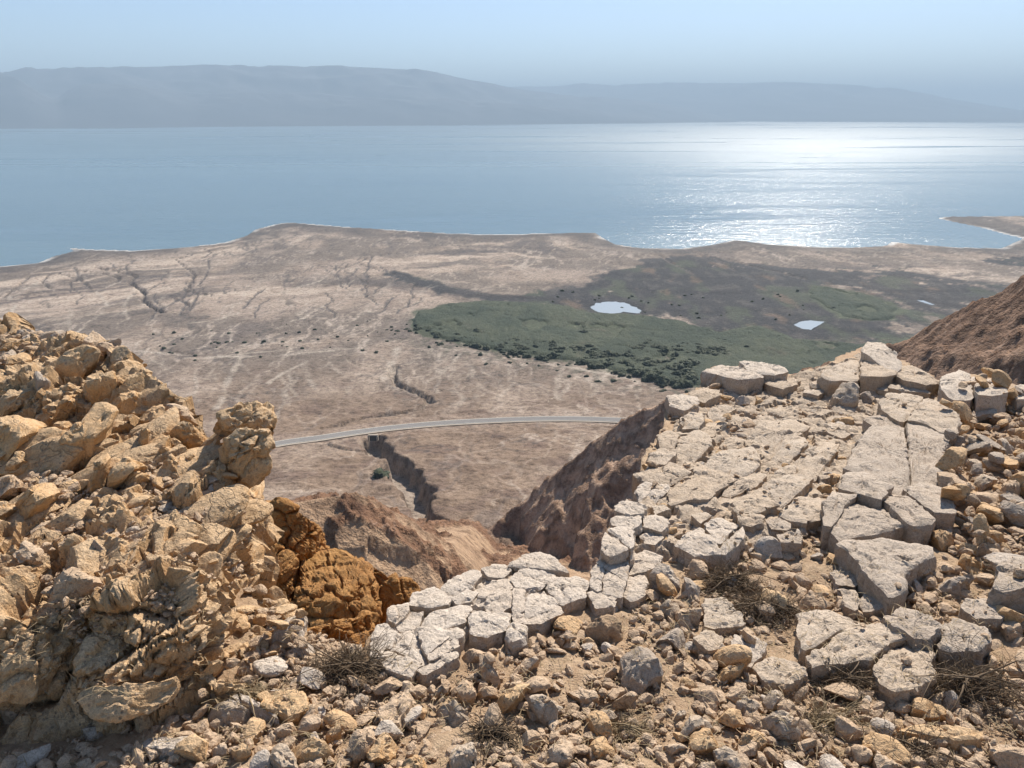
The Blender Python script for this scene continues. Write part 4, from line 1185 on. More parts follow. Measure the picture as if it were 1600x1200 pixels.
# ---- flat slabs set in the dirt
slabs = empty('limestone_slab', None, 'flat grey limestone slab broken in three beside the dead shrub', 'rock slab')
for pts in ([(305, 520), (310, 440), (360, 410), (480, 415), (640, 480), (540, 500), (430, 560), (340, 610)], [(440, 590), (480, 550), (560, 490), (700, 480), (850, 520), (850, 555), (760, 580), (670, 650), (560, 670), (480, 660)],
            [(680, 700), (720, 630), (800, 580), (900, 570), (980, 620), (960, 690), (980, 750), (880, 800), (800, 810), (720, 770)], [(350, 640), (430, 600), (475, 640), (460, 680), (380, 690)]):
    ledge_block(5, pts, .10, M_slab, slabs, .2, k=1.06, name='slab_piece')
for z, pts, h, mat, lab in [
    (5, [(90, 680), (200, 645), (330, 680), (350, 740), (260, 780), (150, 760)], .05, M_slab, 'low rough slab sunk in the dirt before the broken grey slab'),
    (4, [(1075, 590), (1100, 530), (1200, 540), (1260, 590), (1250, 640), (1180, 680), (1080, 650)], .05, M_white, 'whitish flat slab with fine cracks between the shrubs'),
    (4, [(890, 550), (960, 500), (1040, 550), (1050, 600), (970, 610)], .05, M_slab, 'small flat slab touching the whitish cracked slab'),
    (5, [(1000, 590), (1030, 480), (1100, 450), (1240, 500), (1260, 560), (1200, 610), (1060, 610)], .11, M_grey, 'ribbed grey slab behind the dead shrub'),
    (5, [(720, 430), (830, 390), (960, 440), (1010, 500), (960, 560), (880, 550), (780, 490)], .15, M_grey, 'rough grey boulder leaning on the broken slab'),
    (5, [(1110, 400), (1130, 350), (1250, 350), (1330, 410), (1310, 460), (1180, 460)], .10, M_grey, 'layered grey slab below the loose stone pile'),
    (5, [(780, 990), (900, 980), (1200, 1010), (1215, 1050), (1100, 1060), (900, 1020)], .05, M_yellow, 'long tan slab lying in the dirt with straw'),
    (4, [(945, 350), (1040, 350), (1140, 430), (1140, 490), (1000, 500), (950, 480)], .05, M_slab, 'smooth pale slab shaded by the dark brush'),
    (10, [(490, 1010), (560, 970), (860, 990), (910, 1110), (760, 1180), (600, 1120)], .06, M_yellow, 'broad yellow slab with rusty streaks in the rubble'),
    (10, [(340, 1000), (380, 995), (560, 1090), (720, 1190), (660, 1200), (460, 1100)], .05, M_white, 'long narrow pale slab along the yellow slab'),
    (2, [(605, 1090), (620, 1060), (700, 1060), (840, 1065), (840, 1105), (720, 1110)], .05, M_white, 'clean rectangular pale slab in the soil under the flat boulder'),
    (3, [(540, 920), (680, 850), (690, 900), (640, 980), (560, 990)], .07, M_stone, 'dusty tilted slab in the middle of the rubble'),
]:
    tag(ledge_block(z, pts, h, mat, None, h + .09, name='rock_slab', facet=.08, k=1.03), lab, 'rock slab')

# ------------------------------------------------------------------ the outcrop on the other side
OUT = [(-0.90, 1.86), (-0.90, 2.15), (-0.98, 2.55), (-1.02, 2.9), (-1.08, 3.22), (-1.35, 3.35), (-1.75, 3.62), (-2.5, 4.3), (-3.6, 4.7), (-4.0, 3.0), (-3.6, 1.6), (-2.0, 1.58), (-1.5, 1.66), (-1.16, 1.76)]
BED = np.array([[0.55, 0.62, 0.56]]); BED /= np.linalg.norm(BED)
BEDM = np.eye(3) - 0.30 * BED.T @ BED                                # noise stretched along the bedding


def outcrop_h(x, y):
    s = -sdist_poly(x, y, OUT)
    s = s + 0.05 * fbm2(x * 4, y * 4, 3, 700)
    top = -1.45 + 0.05 * (y - 2.0) + 0.10 * np.clip(y - 2.6, 0, 2) * sstep(-1.0, -1.7, x) + 0.09 * np.clip(-x - 1.2, 0, 1.0) * sstep(2.0, 2.8, y) + 0.07 * sstep(3.0, 3.4, y) * sstep(-1.3, -1.7, x) - 0.20 * sstep(-1.95, -2.7, x) * sstep(2.9, 3.6, y)
    k = np.clip(s / 0.20, 0, 1) ** 0.65
    g = np.where(y < 2.05, G(x, y) - 0.1, -3.6)
    g = np.where(y < 2.05, g, G(x, y) - 0.1 - np.clip(y - 2.05, 0, 0.4) * 6)
    return np.where(s > -0.25, g + (top - g) * k, g), s


oc = 0.0095
xs = np.concatenate([np.arange(-3.7, -1.25, oc * 1.1), np.arange(-1.25, -0.70, 0.0042)]); ys = np.concatenate([np.arange(1.45, 2.2, 0.0045), np.arange(2.2, 4.75, oc * 1.25)])
X, Y = np.meshgrid(xs, ys); Z, S = outcrop_h(X, Y)
Z = Z - 0.13 * sstep(2.45, 2.75, Y - 0.25 * (X + 1.6)) * sstep(0.02, 0.15, S) * sstep(-0.95, -1.1, X) * (1 - sstep(3.0, 3.3, Y))      # the upper part lies under fallen boulders
V = np.stack([X, Y, Z], -1)
gy, gx = np.gradient(Z, ys, xs)
N = np.stack([-gx, -gy, np.ones_like(Z)], -1); N /= np.linalg.norm(N, axis=-1)[..., None]
P = V.reshape(-1, 3) @ BEDM
warp = np.stack([noise3(P * 9, 1), noise3(P * 9 + 4, 2), noise3(P * 9 + 8, 3)], -1)
d = 0.03 * fbm3(P * 3.2, 3, 710) + 0.008 * fbm3(P * 33, 3, 730, 0.6) + 0.004 * fbm3(P * 80, 2, 735, 0.6)
ch, cb = chips(P * 4.2 + 0.22 * warp, 5, 1.1, 0.9); d = d + 0.10 * ch - 0.04 * np.exp(-(cb / 0.05) ** 2)
ch, cb = chips(P * 12 + 0.25 * warp, 6, 1.1, 0.8); k = sstep(-0.3, 0.2, noise3(P * 2.6, 9)); d = d + 0.045 * ch * k - 0.012 * np.exp(-(cb / 0.06) ** 2) * k
ch, cb = chips(P * 20 + 0.2 * warp, 8, 1.2, 0.9); d = d + 0.018 * ch - 0.006 * np.exp(-(cb / 0.06) ** 2)
ch, cb = chips(P * 42, 7, 1.1, 0.8); d = d + 0.018 * ch * sstep(-0.3, 0.25, noise3(P * 3.1 + 3, 19))
V = V + N * d.reshape(Z.shape)[..., None]
F = grid_faces(len(ys), len(xs)); keep = (S.ravel()[F] > -0.12).all(1)
F = F[keep]; u = np.unique(F); mp = np.zeros(X.size, int); mp[u] = np.arange(len(u))
outcrop = empty('rock_outcrop', None, 'rugged yellow limestone outcrop with a pitted leaning face', 'rock outcrop')
mesh_obj('bedrock', V.reshape(-1, 3)[u], mp[F], M_outcrop, outcrop, sharp=0.4)
_h, _s = outcrop_h(HMX, HMY)
HM = np.where(_s > 0.0, np.maximum(HM, _h + 0.02), HM); COV |= _s > 0.0


_tx, _ty = np.meshgrid(np.arange(-60, 520, 6.0), np.arange(470, 1130, 6.0)); _r = ray(_tx, _ty)
DT = np.interp(_ty, [480, 560, 620, 700, 760, 820, 880, 920, 1000, 1080], [3.85, 3.45, 3.1, 2.72, 2.45, 2.25, 2.06, 1.97, 1.86, 1.76]); _f = np.zeros(DT.shape, bool)
for t in np.arange(1.5, 4.4, 0.025):
    i_ = np.clip(((t - HY0) / HC), 0, HNY - 1).astype(int); j_ = np.clip(((_r[..., 0] * t - HX0) / HC).astype(int), 0, HNX - 1)
    hit = (~_f) & (_r[..., 2] * t < _h[i_, j_]) & (_s[i_, j_] > -0.05); DT = np.where(hit, t, DT); _f |= hit
_f = _f & np.roll(_f, 1, 0)


def depth_out(px, py):
    """How far ahead the outcrop's surface lies behind a picture point."""
    i = np.clip(np.round((np.asarray(py) - 470) / 6.0).astype(int), 0, DT.shape[0] - 1); j = np.clip(np.round((np.asarray(px) + 60) / 6.0).astype(int), 0, DT.shape[1] - 1)
    return DT[i, j]


def hits_outcrop(px, py):
    i = np.clip(np.round((np.asarray(py) - 470) / 6.0).astype(int), 0, DT.shape[0] - 1); j = np.clip(np.round((np.asarray(px) + 60) / 6.0).astype(int), 0, DT.shape[1] - 1)
    return _f[i, j]


def face_rock(z, pts, mat, name='boulder', parent=None, dy=0.0, tilt=0.6, thick=0.8, y=None, facet=0.9, k=1.06, rough=1.0, cracks=0.0, bed=None, bevel=.08, res=3.7, taper=0.05):
    p = grow(pix(z, pts), k); c = p.mean(0)
    y0 = (depth_out(c[0], c[1]) if y is None else y) + dy
    C = at(c[0], c[1], y0)
    n = -C / np.linalg.norm(C); n = n + np.array((0.3, 0, tilt)); n /= np.linalg.norm(n)
    r = ray(p[:, 0], p[:, 1]); t = (C @ n) / (r @ n); P = r * t[:, None]
    size = np.sqrt(np.ptp(P @ np.array((1, 0, 0))) * np.linalg.norm(np.ptp(P, axis=0)[1:]))
    return traced_rock(name, P, n, thick * size, mat, parent, nseed(), facet=facet, bevel=bevel, rough=rough, wob=0.06, taper=taper, cracks=cracks, bed=bed, res=res)


# blocks still rooted in the outcrop: parts of it
for z, pts, dy, th, mat in [
    (1, [(1125, 630), (1180, 590), (1300, 550), (1440, 555), (1442, 640), (1420, 710), (1330, 700), (1200, 690)], .0, .8, M_outcrop),
    (1, [(1180, 750), (1250, 700), (1400, 700), (1432, 780), (1420, 860), (1330, 930), (1270, 920), (1200, 830)], .02, .8, M_outcrop),
    (1, [(1060, 900), (1150, 860), (1240, 930), (1235, 1050), (1190, 1170), (1090, 1130), (1060, 1000)], .0, .8, M_outcrop),
    (1, [(1205, 1180), (1225, 960), (1340, 925), (1412, 880), (1395, 1050), (1370, 1200), (1340, 1320), (1230, 1340)], .06, .9, M_yellow),
    (2, [(1000, 330), (1010, 200), (1120, 160), (1180, 200), (1180, 320), (1120, 390), (1040, 470), (980, 460)], .0, .9, M_yellow),
    (2, [(0, 860), (0, 680), (130, 600), (320, 550), (330, 640), (260, 760), (150, 890), (70, 880)], -.03, .6, M_outcrop),
    (2, [(345, 800), (380, 620), (480, 570), (610, 590), (640, 700), (560, 800), (430, 830)], -.02, .6, M_outcrop),
    (2, [(650, 800), (650, 680), (760, 560), (900, 470), (950, 480), (920, 600), (880, 740), (780, 800)], -.02, .6, M_outcrop),
    (2, [(700, 540), (760, 440), (890, 290), (990, 250), (1005, 330), (960, 460), (880, 490), (780, 560)], -.01, .7, M_outcrop),
    (2, [(520, 800), (590, 705), (655, 690), (660, 805), (580, 815)], -.06, .4, M_yellow),
    (2, [(-60, 470), (-60, 360), (80, 290), (220, 300), (235, 420), (200, 490), (60, 500)], .0, .6, M_outcrop),
]:
    face_rock(z, pts, mat, 'rooted_block', outcrop, dy, thick=th, rough=1.3, bed=BEDM, cracks=0.15, tilt=0.5, facet=.6)

# boulders lying on the outcrop: things of their own
for z, pts, dy, th, mat, lab in [
    (1, [(285, 370), (330, 290), (420, 262), (520, 290), (510, 340), (450, 370), (420, 430), (350, 420)], -.05, .8, M_yellow, 'big rounded tan boulder below the rubble crest of the outcrop'),
    (1, [(445, 400), (490, 340), (540, 345), (600, 390), (610, 430), (620, 520), (560, 540), (510, 510), (460, 460)], -.10, .8, M_yellow, 'split upright boulder leaning on the big rounded tan boulder'),
    (1, [(610, 440), (650, 410), (735, 415), (738, 480), (720, 580), (660, 640), (600, 655), (560, 545), (620, 520)], -.02, .8, M_yellow, 'tall yellow block standing at the outcrop edge over the plain'),
    (1, [(260, 640), (300, 580), (370, 480), (440, 435), (452, 460), (400, 550), (330, 640), (270, 665)], -.06, .5, M_yellow, 'long pointed slab slanting under the split boulder'),
    (1, [(300, 800), (340, 720), (430, 640), (490, 560), (560, 545), (600, 600), (560, 700), (490, 750), (460, 880), (340, 1005), (300, 950)], -.10, .6, M_yellow, 'largest smooth orange boulder with a wedge shape on the outcrop'),
    (1, [(0, 640), (0, 590), (90, 550), (230, 560), (255, 600), (200, 690), (100, 770), (30, 840), (-40, 820)], -.12, .8, M_yellow, 'massive yellow block with a rough cap beside the dark gap'),
    (1, [(-20, 560), (60, 470), (180, 480), (235, 540), (100, 560), (20, 600)], -.02, .8, M_outcrop, 'pitted block resting on the massive yellow block'),
    (1, [(20, 1110), (100, 1010), (200, 930), (280, 900), (330, 990), (250, 1070), (40, 1170)], -.10, .6, M_yellow, 'flat topped tan block low on the outcrop under the massive block'),
    (1, [(-30, 930), (100, 890), (240, 880), (200, 930), (80, 1010), (-30, 1050)], -.02, .6, M_stone, 'wide pale block behind the flat topped tan block'),
    (1, [(470, 960), (500, 860), (560, 800), (575, 850), (560, 960), (500, 1020)], -.08, .5, M_yellow, 'narrow upright stone beside the largest orange boulder'),
    (1, [(570, 950), (590, 890), (700, 800), (800, 780), (790, 830), (680, 920), (580, 970)], -.10, .6, M_yellow, 'long tan slab jutting out over the lower outcrop'),
    (1, [(600, 970), (700, 920), (790, 880), (805, 930), (720, 970), (640, 1000)], -.02, .6, M_yellow, 'shaded slab under the jutting tan slab'),
    (1, [(745, 570), (800, 525), (850, 540), (868, 600), (840, 660), (750, 640)], -.03, .8, M_yellow, 'blocky stone behind the tall yellow block'),
    (1, [(870, 570), (920, 535), (980, 550), (1080, 640), (1000, 650), (880, 620)], .0, .7, M_stone, 'sloping pale boulder on the outcrop skyline'),
    (1, [(720, 740), (750, 670), (785, 700), (780, 760), (740, 765)], -.05, .7, M_yellow, 'small triangular stone at the foot of the tall yellow block'),
    (1, [(880, 700), (960, 655), (1050, 700), (1170, 740), (1000, 760), (900, 740)], -.03, .6, M_yellow, 'low tan slab between the skyline boulder and the pillar'),
    (1, [(25, 390), (40, 310), (110, 285), (165, 310), (160, 380), (60, 420)], -.06, .8, M_yellow, 'smooth golden stone beside the grey knob'),
    (1, [(200, 300), (250, 280), (290, 300), (270, 350), (220, 350)], -.04, .8, M_stone, 'small brown stone above the golden stone'),
    (1, [(180, 390), (240, 370), (275, 400), (260, 480), (215, 500)], -.08, .8, M_grey, 'grey rough knob of rock in the dark gap'),
    (1, [(720, 380), (745, 360), (768, 400), (745, 435)], -.02, .8, M_outcrop, 'little stone poking out from the outcrop skyline'),
    (1, [(285, 760), (290, 660), (370, 630), (400, 640), (330, 720)], -.05, .5, M_outcrop, 'thin slab wedged behind the largest orange boulder'),
    (1, [(30, 870), (120, 790), (190, 800), (180, 850), (60, 900)], -.04, .7, M_outcrop, 'squat stone under the massive yellow block'),
    (1, [(820, 800), (880, 775), (890, 800), (840, 830)], -.04, .7, M_yellow, 'small orange chip beside the jutting slab'),
    (1, [(850, 740), (900, 720), (950, 770), (940, 795), (870, 780)], -.03, .7, M_yellow, 'angular stone above the small orange chip'),
    (1, [(960, 830), (1000, 810), (1050, 840), (1040, 860), (970, 860)], -.03, .7, M_yellow, 'flat orange stone near the pitted pillar'),
    (1, [(850, 880), (900, 800), (960, 840), (930, 900), (870, 910)], -.03, .7, M_outcrop, 'rough stone with a dark hollow near the pillar'),
    (1, [(1090, 770), (1150, 745), (1170, 790), (1150, 830), (1090, 810)], -.03, .7, M_outcrop, 'grey pitted stone touching the pillar'),
    (1, [(-40, 300), (20, 220), (90, 230), (130, 270), (60, 300), (0, 330)], -.02, .7, M_outcrop, 'weathered block at the end of the rubble crest'),
    (2, [(235, 400), (250, 310), (330, 285), (390, 340), (460, 330), (470, 390), (380, 430), (290, 440)], -.05, .5, M_stone, 'dusty block lodged on the outcrop slope'),
    (2, [(50, 230), (130, 165), (200, 200), (210, 270), (80, 280)], -.05, .5, M_stone, 'pale triangular block on the outcrop slope'),
]:
    tag(face_rock(z, pts, mat, 'boulder', None, dy * 1.3 - .03, thick=th, tilt=.85, facet=1.4, rough=1.1), lab, 'boulder', 'boulders on the outcrop')

# flat rock propped at the foot of the outcrop
tag(face_rock(2, [(375, 860), (420, 825), (600, 815), (790, 800), (808, 830), (760, 890), (650, 940), (530, 988), (440, 965), (390, 910)], M_outcrop, 'boulder', None, y=1.70, thick=.45, tilt=.25, facet=.4, taper=.25),
    'large flat bottomed boulder propped over a dark hollow', 'boulder')

# ---- orange rock wall across the gully
wall = empty('rock_wall', None, 'rust orange rock wall with black cracks across the gully', 'rock wall')
for pts, yy, th in [([(60, 240), (250, 185), (390, 250), (430, 290), (520, 330), (630, 370), (715, 470), (660, 620), (500, 620), (420, 580), (290, 500), (180, 440), (60, 400)], 9.6, .7),
                    ([(40, 460), (150, 410), (280, 500), (390, 540), (505, 590), (515, 720), (480, 900), (440, 1100), (300, 1050), (40, 900)], 9.0, .7),
                    ([(500, 600), (560, 515), (700, 480), (820, 500), (960, 640), (1010, 800), (1000, 960), (1010, 1080), (900, 1250), (600, 1250), (430, 1180), (450, 900), (510, 780)], 8.6, .7),
                    ([(940, 640), (1090, 735), (1210, 750), (1280, 830), (1260, 960), (1150, 1060), (1000, 1060), (960, 850)], 9.0, .8),
                    ([(420, 1130), (560, 1085), (800, 1035), (880, 1000), (960, 1060), (980, 1200), (950, 1420), (420, 1420)], 5.2, .7),
                    ([(90, 800), (210, 775), (240, 860), (310, 940), (330, 1100), (150, 1150), (60, 950)], 5.8, .7)]:
    face_rock(9, pts, M_orange, 'wall_block', wall, y=yy, thick=th, tilt=.15, rough=.8, cracks=.55, facet=.8, bevel=.12, res=2.6)

# ------------------------------------------------------------------ loose stones
def stone_mesh(level, seed, flat=0.7, nplanes=11):
    r = np.random.RandomState(seed); v, f = ICO[level]
    nn = r.normal(size=(nplanes, 3)); nn /= np.linalg.norm(nn, axis=1)[:, None]; dd = r.uniform(0.55, 1.0, nplanes)
    dots = v @ nn.T; rad = np.where(dots > 0.05, dd / np.maximum(dots, 0.05), 9).min(1); rad = np.minimum(rad, 1.15)
    p = v * rad[:, None] * np.array((1.0, r.uniform(.62, .95), flat * r.uniform(.8, 1.15)))
    if level >= 3:
        p = p * (1 + 0.03 * fbm3(p * 2.5 + seed, 3, seed)[:, None] + 0.018 * noise3(p * 9 + seed, seed)[:, None] + 0.05 * chips(p * 3.2 + seed, seed)[0][:, None])
    return p, f


SM = []
for s in range(26):
    v, f = stone_mesh(4, 40 + s, flat=[.75, .42, .58][s % 3], nplanes=[6, 7, 9][s % 3])
    o = mesh_obj('stone', v, f, M_stone, sharp=0.45); SM.append(o.data); bpy.data.objects.remove(o)
MATS = {'stone': M_stone, 'grey': M_grey, 'yellow': M_yellow, 'white': M_white}
ANCHORS = [(540, 1050, 'the dead brush below the bleached ledge'), (1005, 1030, 'the large grey stone on bare soil'), (210, 1090, 'the flat bottomed boulder'), (1330, 1000, 'the slab broken in three'), (440, 1090, 'the broad yellow slab'),
           (1510, 1080, 'the uprooted dead shrub'), (1210, 1130, 'the split grey stone'), (260, 1160, 'the clean rectangular slab'), (640, 1100, 'the dusty tilted slab'), (1160, 920, 'the dark brush'), (1170, 1010, 'the whitish cracked slab'),
           (780, 1150, 'the thin dead brush'), (830, 980, 'the bleached ledge'), (950, 985, 'the crumbly clod'), (985, 1140, 'the flattened straw'), (1440, 1150, 'the long tan slab'), (1420, 850, 'the lower grey slab'), (60, 1100, 'the outcrop foot'), (1500, 690, 'the upper grey slab'), (1560, 860, 'the pyramid shaped stone')]
TINT = {'rubble_limestone': 'tan', 'grey_limestone': 'grey', 'yellow_limestone': 'yellow', 'bleached_limestone': 'whitish', 'limestone_slab': 'pale'}


def near(px, py):
    return min(ANCHORS, key=lambda a: (a[0] - px) ** 2 + (a[1] - py) ** 2)[2]


def put_stone(x, y, r, label, group, mats=('stone',), name='stone', sink=0.25, z=None, up=1.0):
    o = bpy.data.objects.new(name, rnd.choice(SM)); LINK(o)
    o.material_slots[0].link = 'OBJECT'; o.material_slots[0].material = MATS[rnd.choice(mats)]
    sx, sy, sz = r * rnd.uniform(.85, 1.25), r * rnd.uniform(.75, 1.05), r * rnd.uniform(.65, 1.0) * up
    zz = float(hm(x, y)) if z is None else z
    o.location = (x, y, zz + sz * 0.62 * (1 - sink)); o.scale = (sx, sy, sz)
    o.rotation_euler = (rnd.gauss(0, .45), rnd.gauss(0, .45), rnd.uniform(0, 6.3))
    i = int((y - HY0) / HC); j = int((x - HX0) / HC); q = max(1, int(r * .75 / HC))
    sl = (slice(max(i - q, 0), i + q), slice(max(j - q, 0), j + q))
    if HM[sl].size: HM[sl] = np.maximum(HM[sl], zz + sz * 0.55)
    return tag(o, label, 'stone', group)


def ground_rock(z, pts, mat, label, group=None, lift=0.0, tilt=1.7, thick=.9, facet=1.3, k=1.08, name='stone', rough=1.0):
    """A stone traced on the dirt: seen outline, own thickness, foot in the soil."""
    p = grow(pix(z, pts), k); c = p.mean(0); low = p[:, 1].max()
    b = on_ground(np.array(c[0]), np.array(low - 0.15 * (low - c[1])))
    y0 = float(b[1]) + 0.25 * (low - c[1]) / FPX * 2.0 * 0.6
    C = at(c[0], c[1], y0 - lift)
    n = -C / np.linalg.norm(C); n = n + np.array((0.1, 0, tilt)); n /= np.linalg.norm(n)
    r = ray(p[:, 0], p[:, 1]); t = (C @ n) / (r @ n); P = r * t[:, None]
    size = np.sqrt(np.ptp(P[:, 0]) * np.linalg.norm(np.ptp(P, axis=0)[1:]))
    return tag(traced_rock(name, P, n, thick * size, mat, None, nseed(), facet=facet, bevel=.05, rough=rough, wob=.05, taper=.0), label, 'stone', group)


UNIQUE = [
    (7, [(340, 370), (390, 325), (470, 345), (470, 410), (430, 465), (345, 455)], M_slab, 'upright squared block standing on the platform near the cliff tip'),
    (7, [(305, 490), (350, 485), (440, 510), (440, 540), (350, 530)], M_yellow, 'flat tan stone lying below the upright squared block'),
    (7, [(1170, 430), (1240, 415), (1310, 440), (1290, 460), (1190, 470)], M_yellow, 'brick shaped tan stone below the white end block'),
    (7, [(290, 800), (330, 780), (385, 780), (360, 840), (310, 850)], M_yellow, 'yellow wedge stone in the joint beside the big grey slab'),
    (6, [(870, 400), (910, 385), (950, 405), (940, 435), (880, 445)], M_yellow, 'small rust coloured stone among the rubble on the platform'),
    (6, [(700, 495), (735, 485), (765, 510), (740, 535), (705, 525)], M_yellow, 'small orange stone beside the dark pitted lump on the platform'),
    (6, [(640, 560), (680, 530), (735, 545), (730, 580), (670, 590)], M_grey, 'dark pitted lump of rock on the platform'),
    (3, [(670, 480), (700, 465), (780, 480), (770, 508), (690, 502)], M_stone, 'flat tan stone perched on the bleached ledge casting a shadow'),
    (10, [(630, 560), (650, 470), (720, 350), (870, 345), (885, 400), (850, 540), (790, 610), (650, 600)], M_white, 'pale squared block standing at the lip of the orange gully'),
    (4, [(550, 610), (640, 590), (690, 585), (745, 700), (680, 740), (640, 790), (560, 740)], M_grey, 'large grey angular stone in the middle of the bare soil'),
    (4, [(355, 500), (400, 450), (500, 440), (560, 490), (520, 560), (440, 580), (360, 570)], M_soil, 'crumbly dark brown clod of earth below the bleached ledge'),
    (4, [(845, 250), (880, 235), (932, 300), (930, 355), (870, 335)], M_grey, 'pointed stone leaning against the dark brush'),
    (4, [(820, 400), (860, 355), (930, 375), (945, 450), (900, 495), (840, 480)], M_stone, 'squarish tan stone at the edge of the dark brush'),
    (4, [(680, 240), (750, 195), (830, 230), (850, 280), (800, 310), (690, 300)], M_white, 'smooth whitish boulder at the corner of the platform'),
    (4, [(720, 410), (770, 370), (830, 360), (830, 440), (760, 450)], M_slab, 'greyish stone touching the squarish tan stone'),
    (4, [(700, 560), (720, 500), (840, 485), (860, 560), (850, 590), (760, 570)], M_grey, 'upright flat stone set on edge in the soil'),
    (4, [(980, 720), (1060, 690), (1140, 695), (1110, 740), (1000, 765)], M_yellow, 'tan stone with a hollow under it below the whitish slab'),
    (5, [(100, 330), (190, 270), (255, 340), (240, 430), (160, 435)], M_yellow, 'tan boulder caught in the dark brush'),
    (5, [(305, 370), (370, 325), (430, 330), (470, 375), (430, 405), (320, 405)], M_stone, 'wedge stone beside the tan boulder in the brush'),
    (5, [(980, 230), (1050, 195), (1130, 210), (1180, 250), (1110, 320), (1000, 285)], M_grey, 'large rounded grey stone at the foot of the stone pile'),
    (5, [(1110, 150), (1160, 80), (1240, 170), (1240, 220), (1150, 205)], M_yellow, 'pointed pyramid shaped stone at the foot of the stone pile'),
    (5, [(1180, 60), (1230, 30), (1310, 120), (1270, 160), (1200, 110)], M_stone, 'oblong stone behind the pyramid shaped stone'),
    (5, [(950, 10), (1000, -20), (1070, 0), (1080, 80), (1020, 100)], M_yellow, 'rusty boulder resting against the end of the big grey slab'),
    (5, [(850, 190), (930, 150), (1010, 160), (1020, 200), (910, 248)], M_stone, 'flat stone lodged at the corner of the lower grey slab'),
    (5, [(140, 850), (240, 775), (300, 850), (270, 880), (170, 895)], M_slab, 'pale stone with a flat face near the small dry tuft'),
    (5, [(115, 940), (180, 915), (260, 915), (340, 1040), (210, 1000)], M_slab, 'split grey stone in the straw'),
    (2, [(835, 820), (880, 745), (930, 760), (938, 800), (860, 850)], M_stone, 'stone leaning against the outcrop foot beside the flat boulder'),
    (2, [(-60, 870), (0, 865), (130, 910), (112, 990), (0, 940)], M_slab, 'pale stone partly cut off at the outcrop foot'),
    (2, [(370, 1030), (400, 1000), (460, 1025), (440, 1060), (390, 1065)], M_grey, 'small grey and white weathered stone on the reddish soil'),
    (10, [(350, 830), (400, 740), (460, 725), (510, 820), (440, 850)], M_stone, 'tan stone under the bent root'),
    (10, [(100, 1190), (160, 1080), (360, 1070), (450, 1110), (440, 1200), (300, 1230)], M_slab, 'wide pale stone with a broken face near the narrow slab'),
    (10, [(440, 640), (500, 560), (590, 610), (580, 670), (480, 690)], M_yellow, 'tan stone in the rubble chute beside the outcrop'),
    (10, [(820, 1200), (960, 1085), (1070, 1110), (1010, 1200), (900, 1240)], M_white, 'white angular stone by the dead brush'),
    (10, [(1250, 1050), (1300, 1000), (1375, 1000), (1340, 1090), (1290, 1115)], M_grey, 'small grey stone under the dead brush'),
    (10, [(1180, 625), (1310, 610), (1340, 720), (1230, 760)], M_stone, 'tan stone behind the dead brush'),
    (10, [(700, 660), (880, 560), (975, 670), (880, 720), (760, 690)], M_white, 'pale stone in front of the squared block at the gully lip'),
]
for z, pts, mat, lab in UNIQUE:
    ground_rock(z, pts, mat, lab, rough=1.0)
for pts in ([(300, 940), (345, 930), (510, 1070), (570, 1100), (440, 1135), (350, 1080)], [(310, 860), (340, 840), (370, 880), (500, 960), (510, 1005), (390, 940), (330, 930)], [(515, 950), (590, 850), (660, 850), (715, 900), (640, 970), (530, 1010)],
            [(580, 790), (640, 725), (700, 750), (770, 840), (750, 865), (620, 830)], [(745, 960), (790, 890), (890, 900), (880, 1000), (820, 1090), (760, 1030)], [(470, 770), (530, 750), (575, 820), (520, 870), (480, 830)],
            [(270, 750), (330, 740), (440, 790), (420, 830), (330, 800)], [(710, 600), (800, 600), (850, 700), (800, 750), (750, 700)], [(510, 690), (560, 640), (650, 630), (730, 670), (735, 760), (620, 740)], [(520, 1100), (590, 1080), (680, 1130), (670, 1180), (570, 1140)],
            [(690, 1140), (780, 1110), (860, 1160), (800, 1190), (710, 1180)], [(440, 1180), (490, 1115), (560, 1140), (520, 1200), (460, 1230)], [(655, 990), (690, 960), (740, 1010), (720, 1050), (680, 1040)], [(570, 620), (620, 580), (680, 600), (680, 640), (600, 640)],
            [(340, 600), (400, 580), (430, 640), (370, 650)], [(400, 700), (450, 700), (450, 740), (400, 740)], [(290, 700), (340, 660), (375, 680), (370, 740), (310, 740)], [(590, 1060), (640, 1030), (710, 1070), (700, 1110), (640, 1110)]):
    ground_rock(8, pts, rnd.choice([M_stone, M_yellow, M_stone, M_slab]), 'fist to head sized tan stone in the loose pile beside the big grey slab', 'stones of the loose pile')
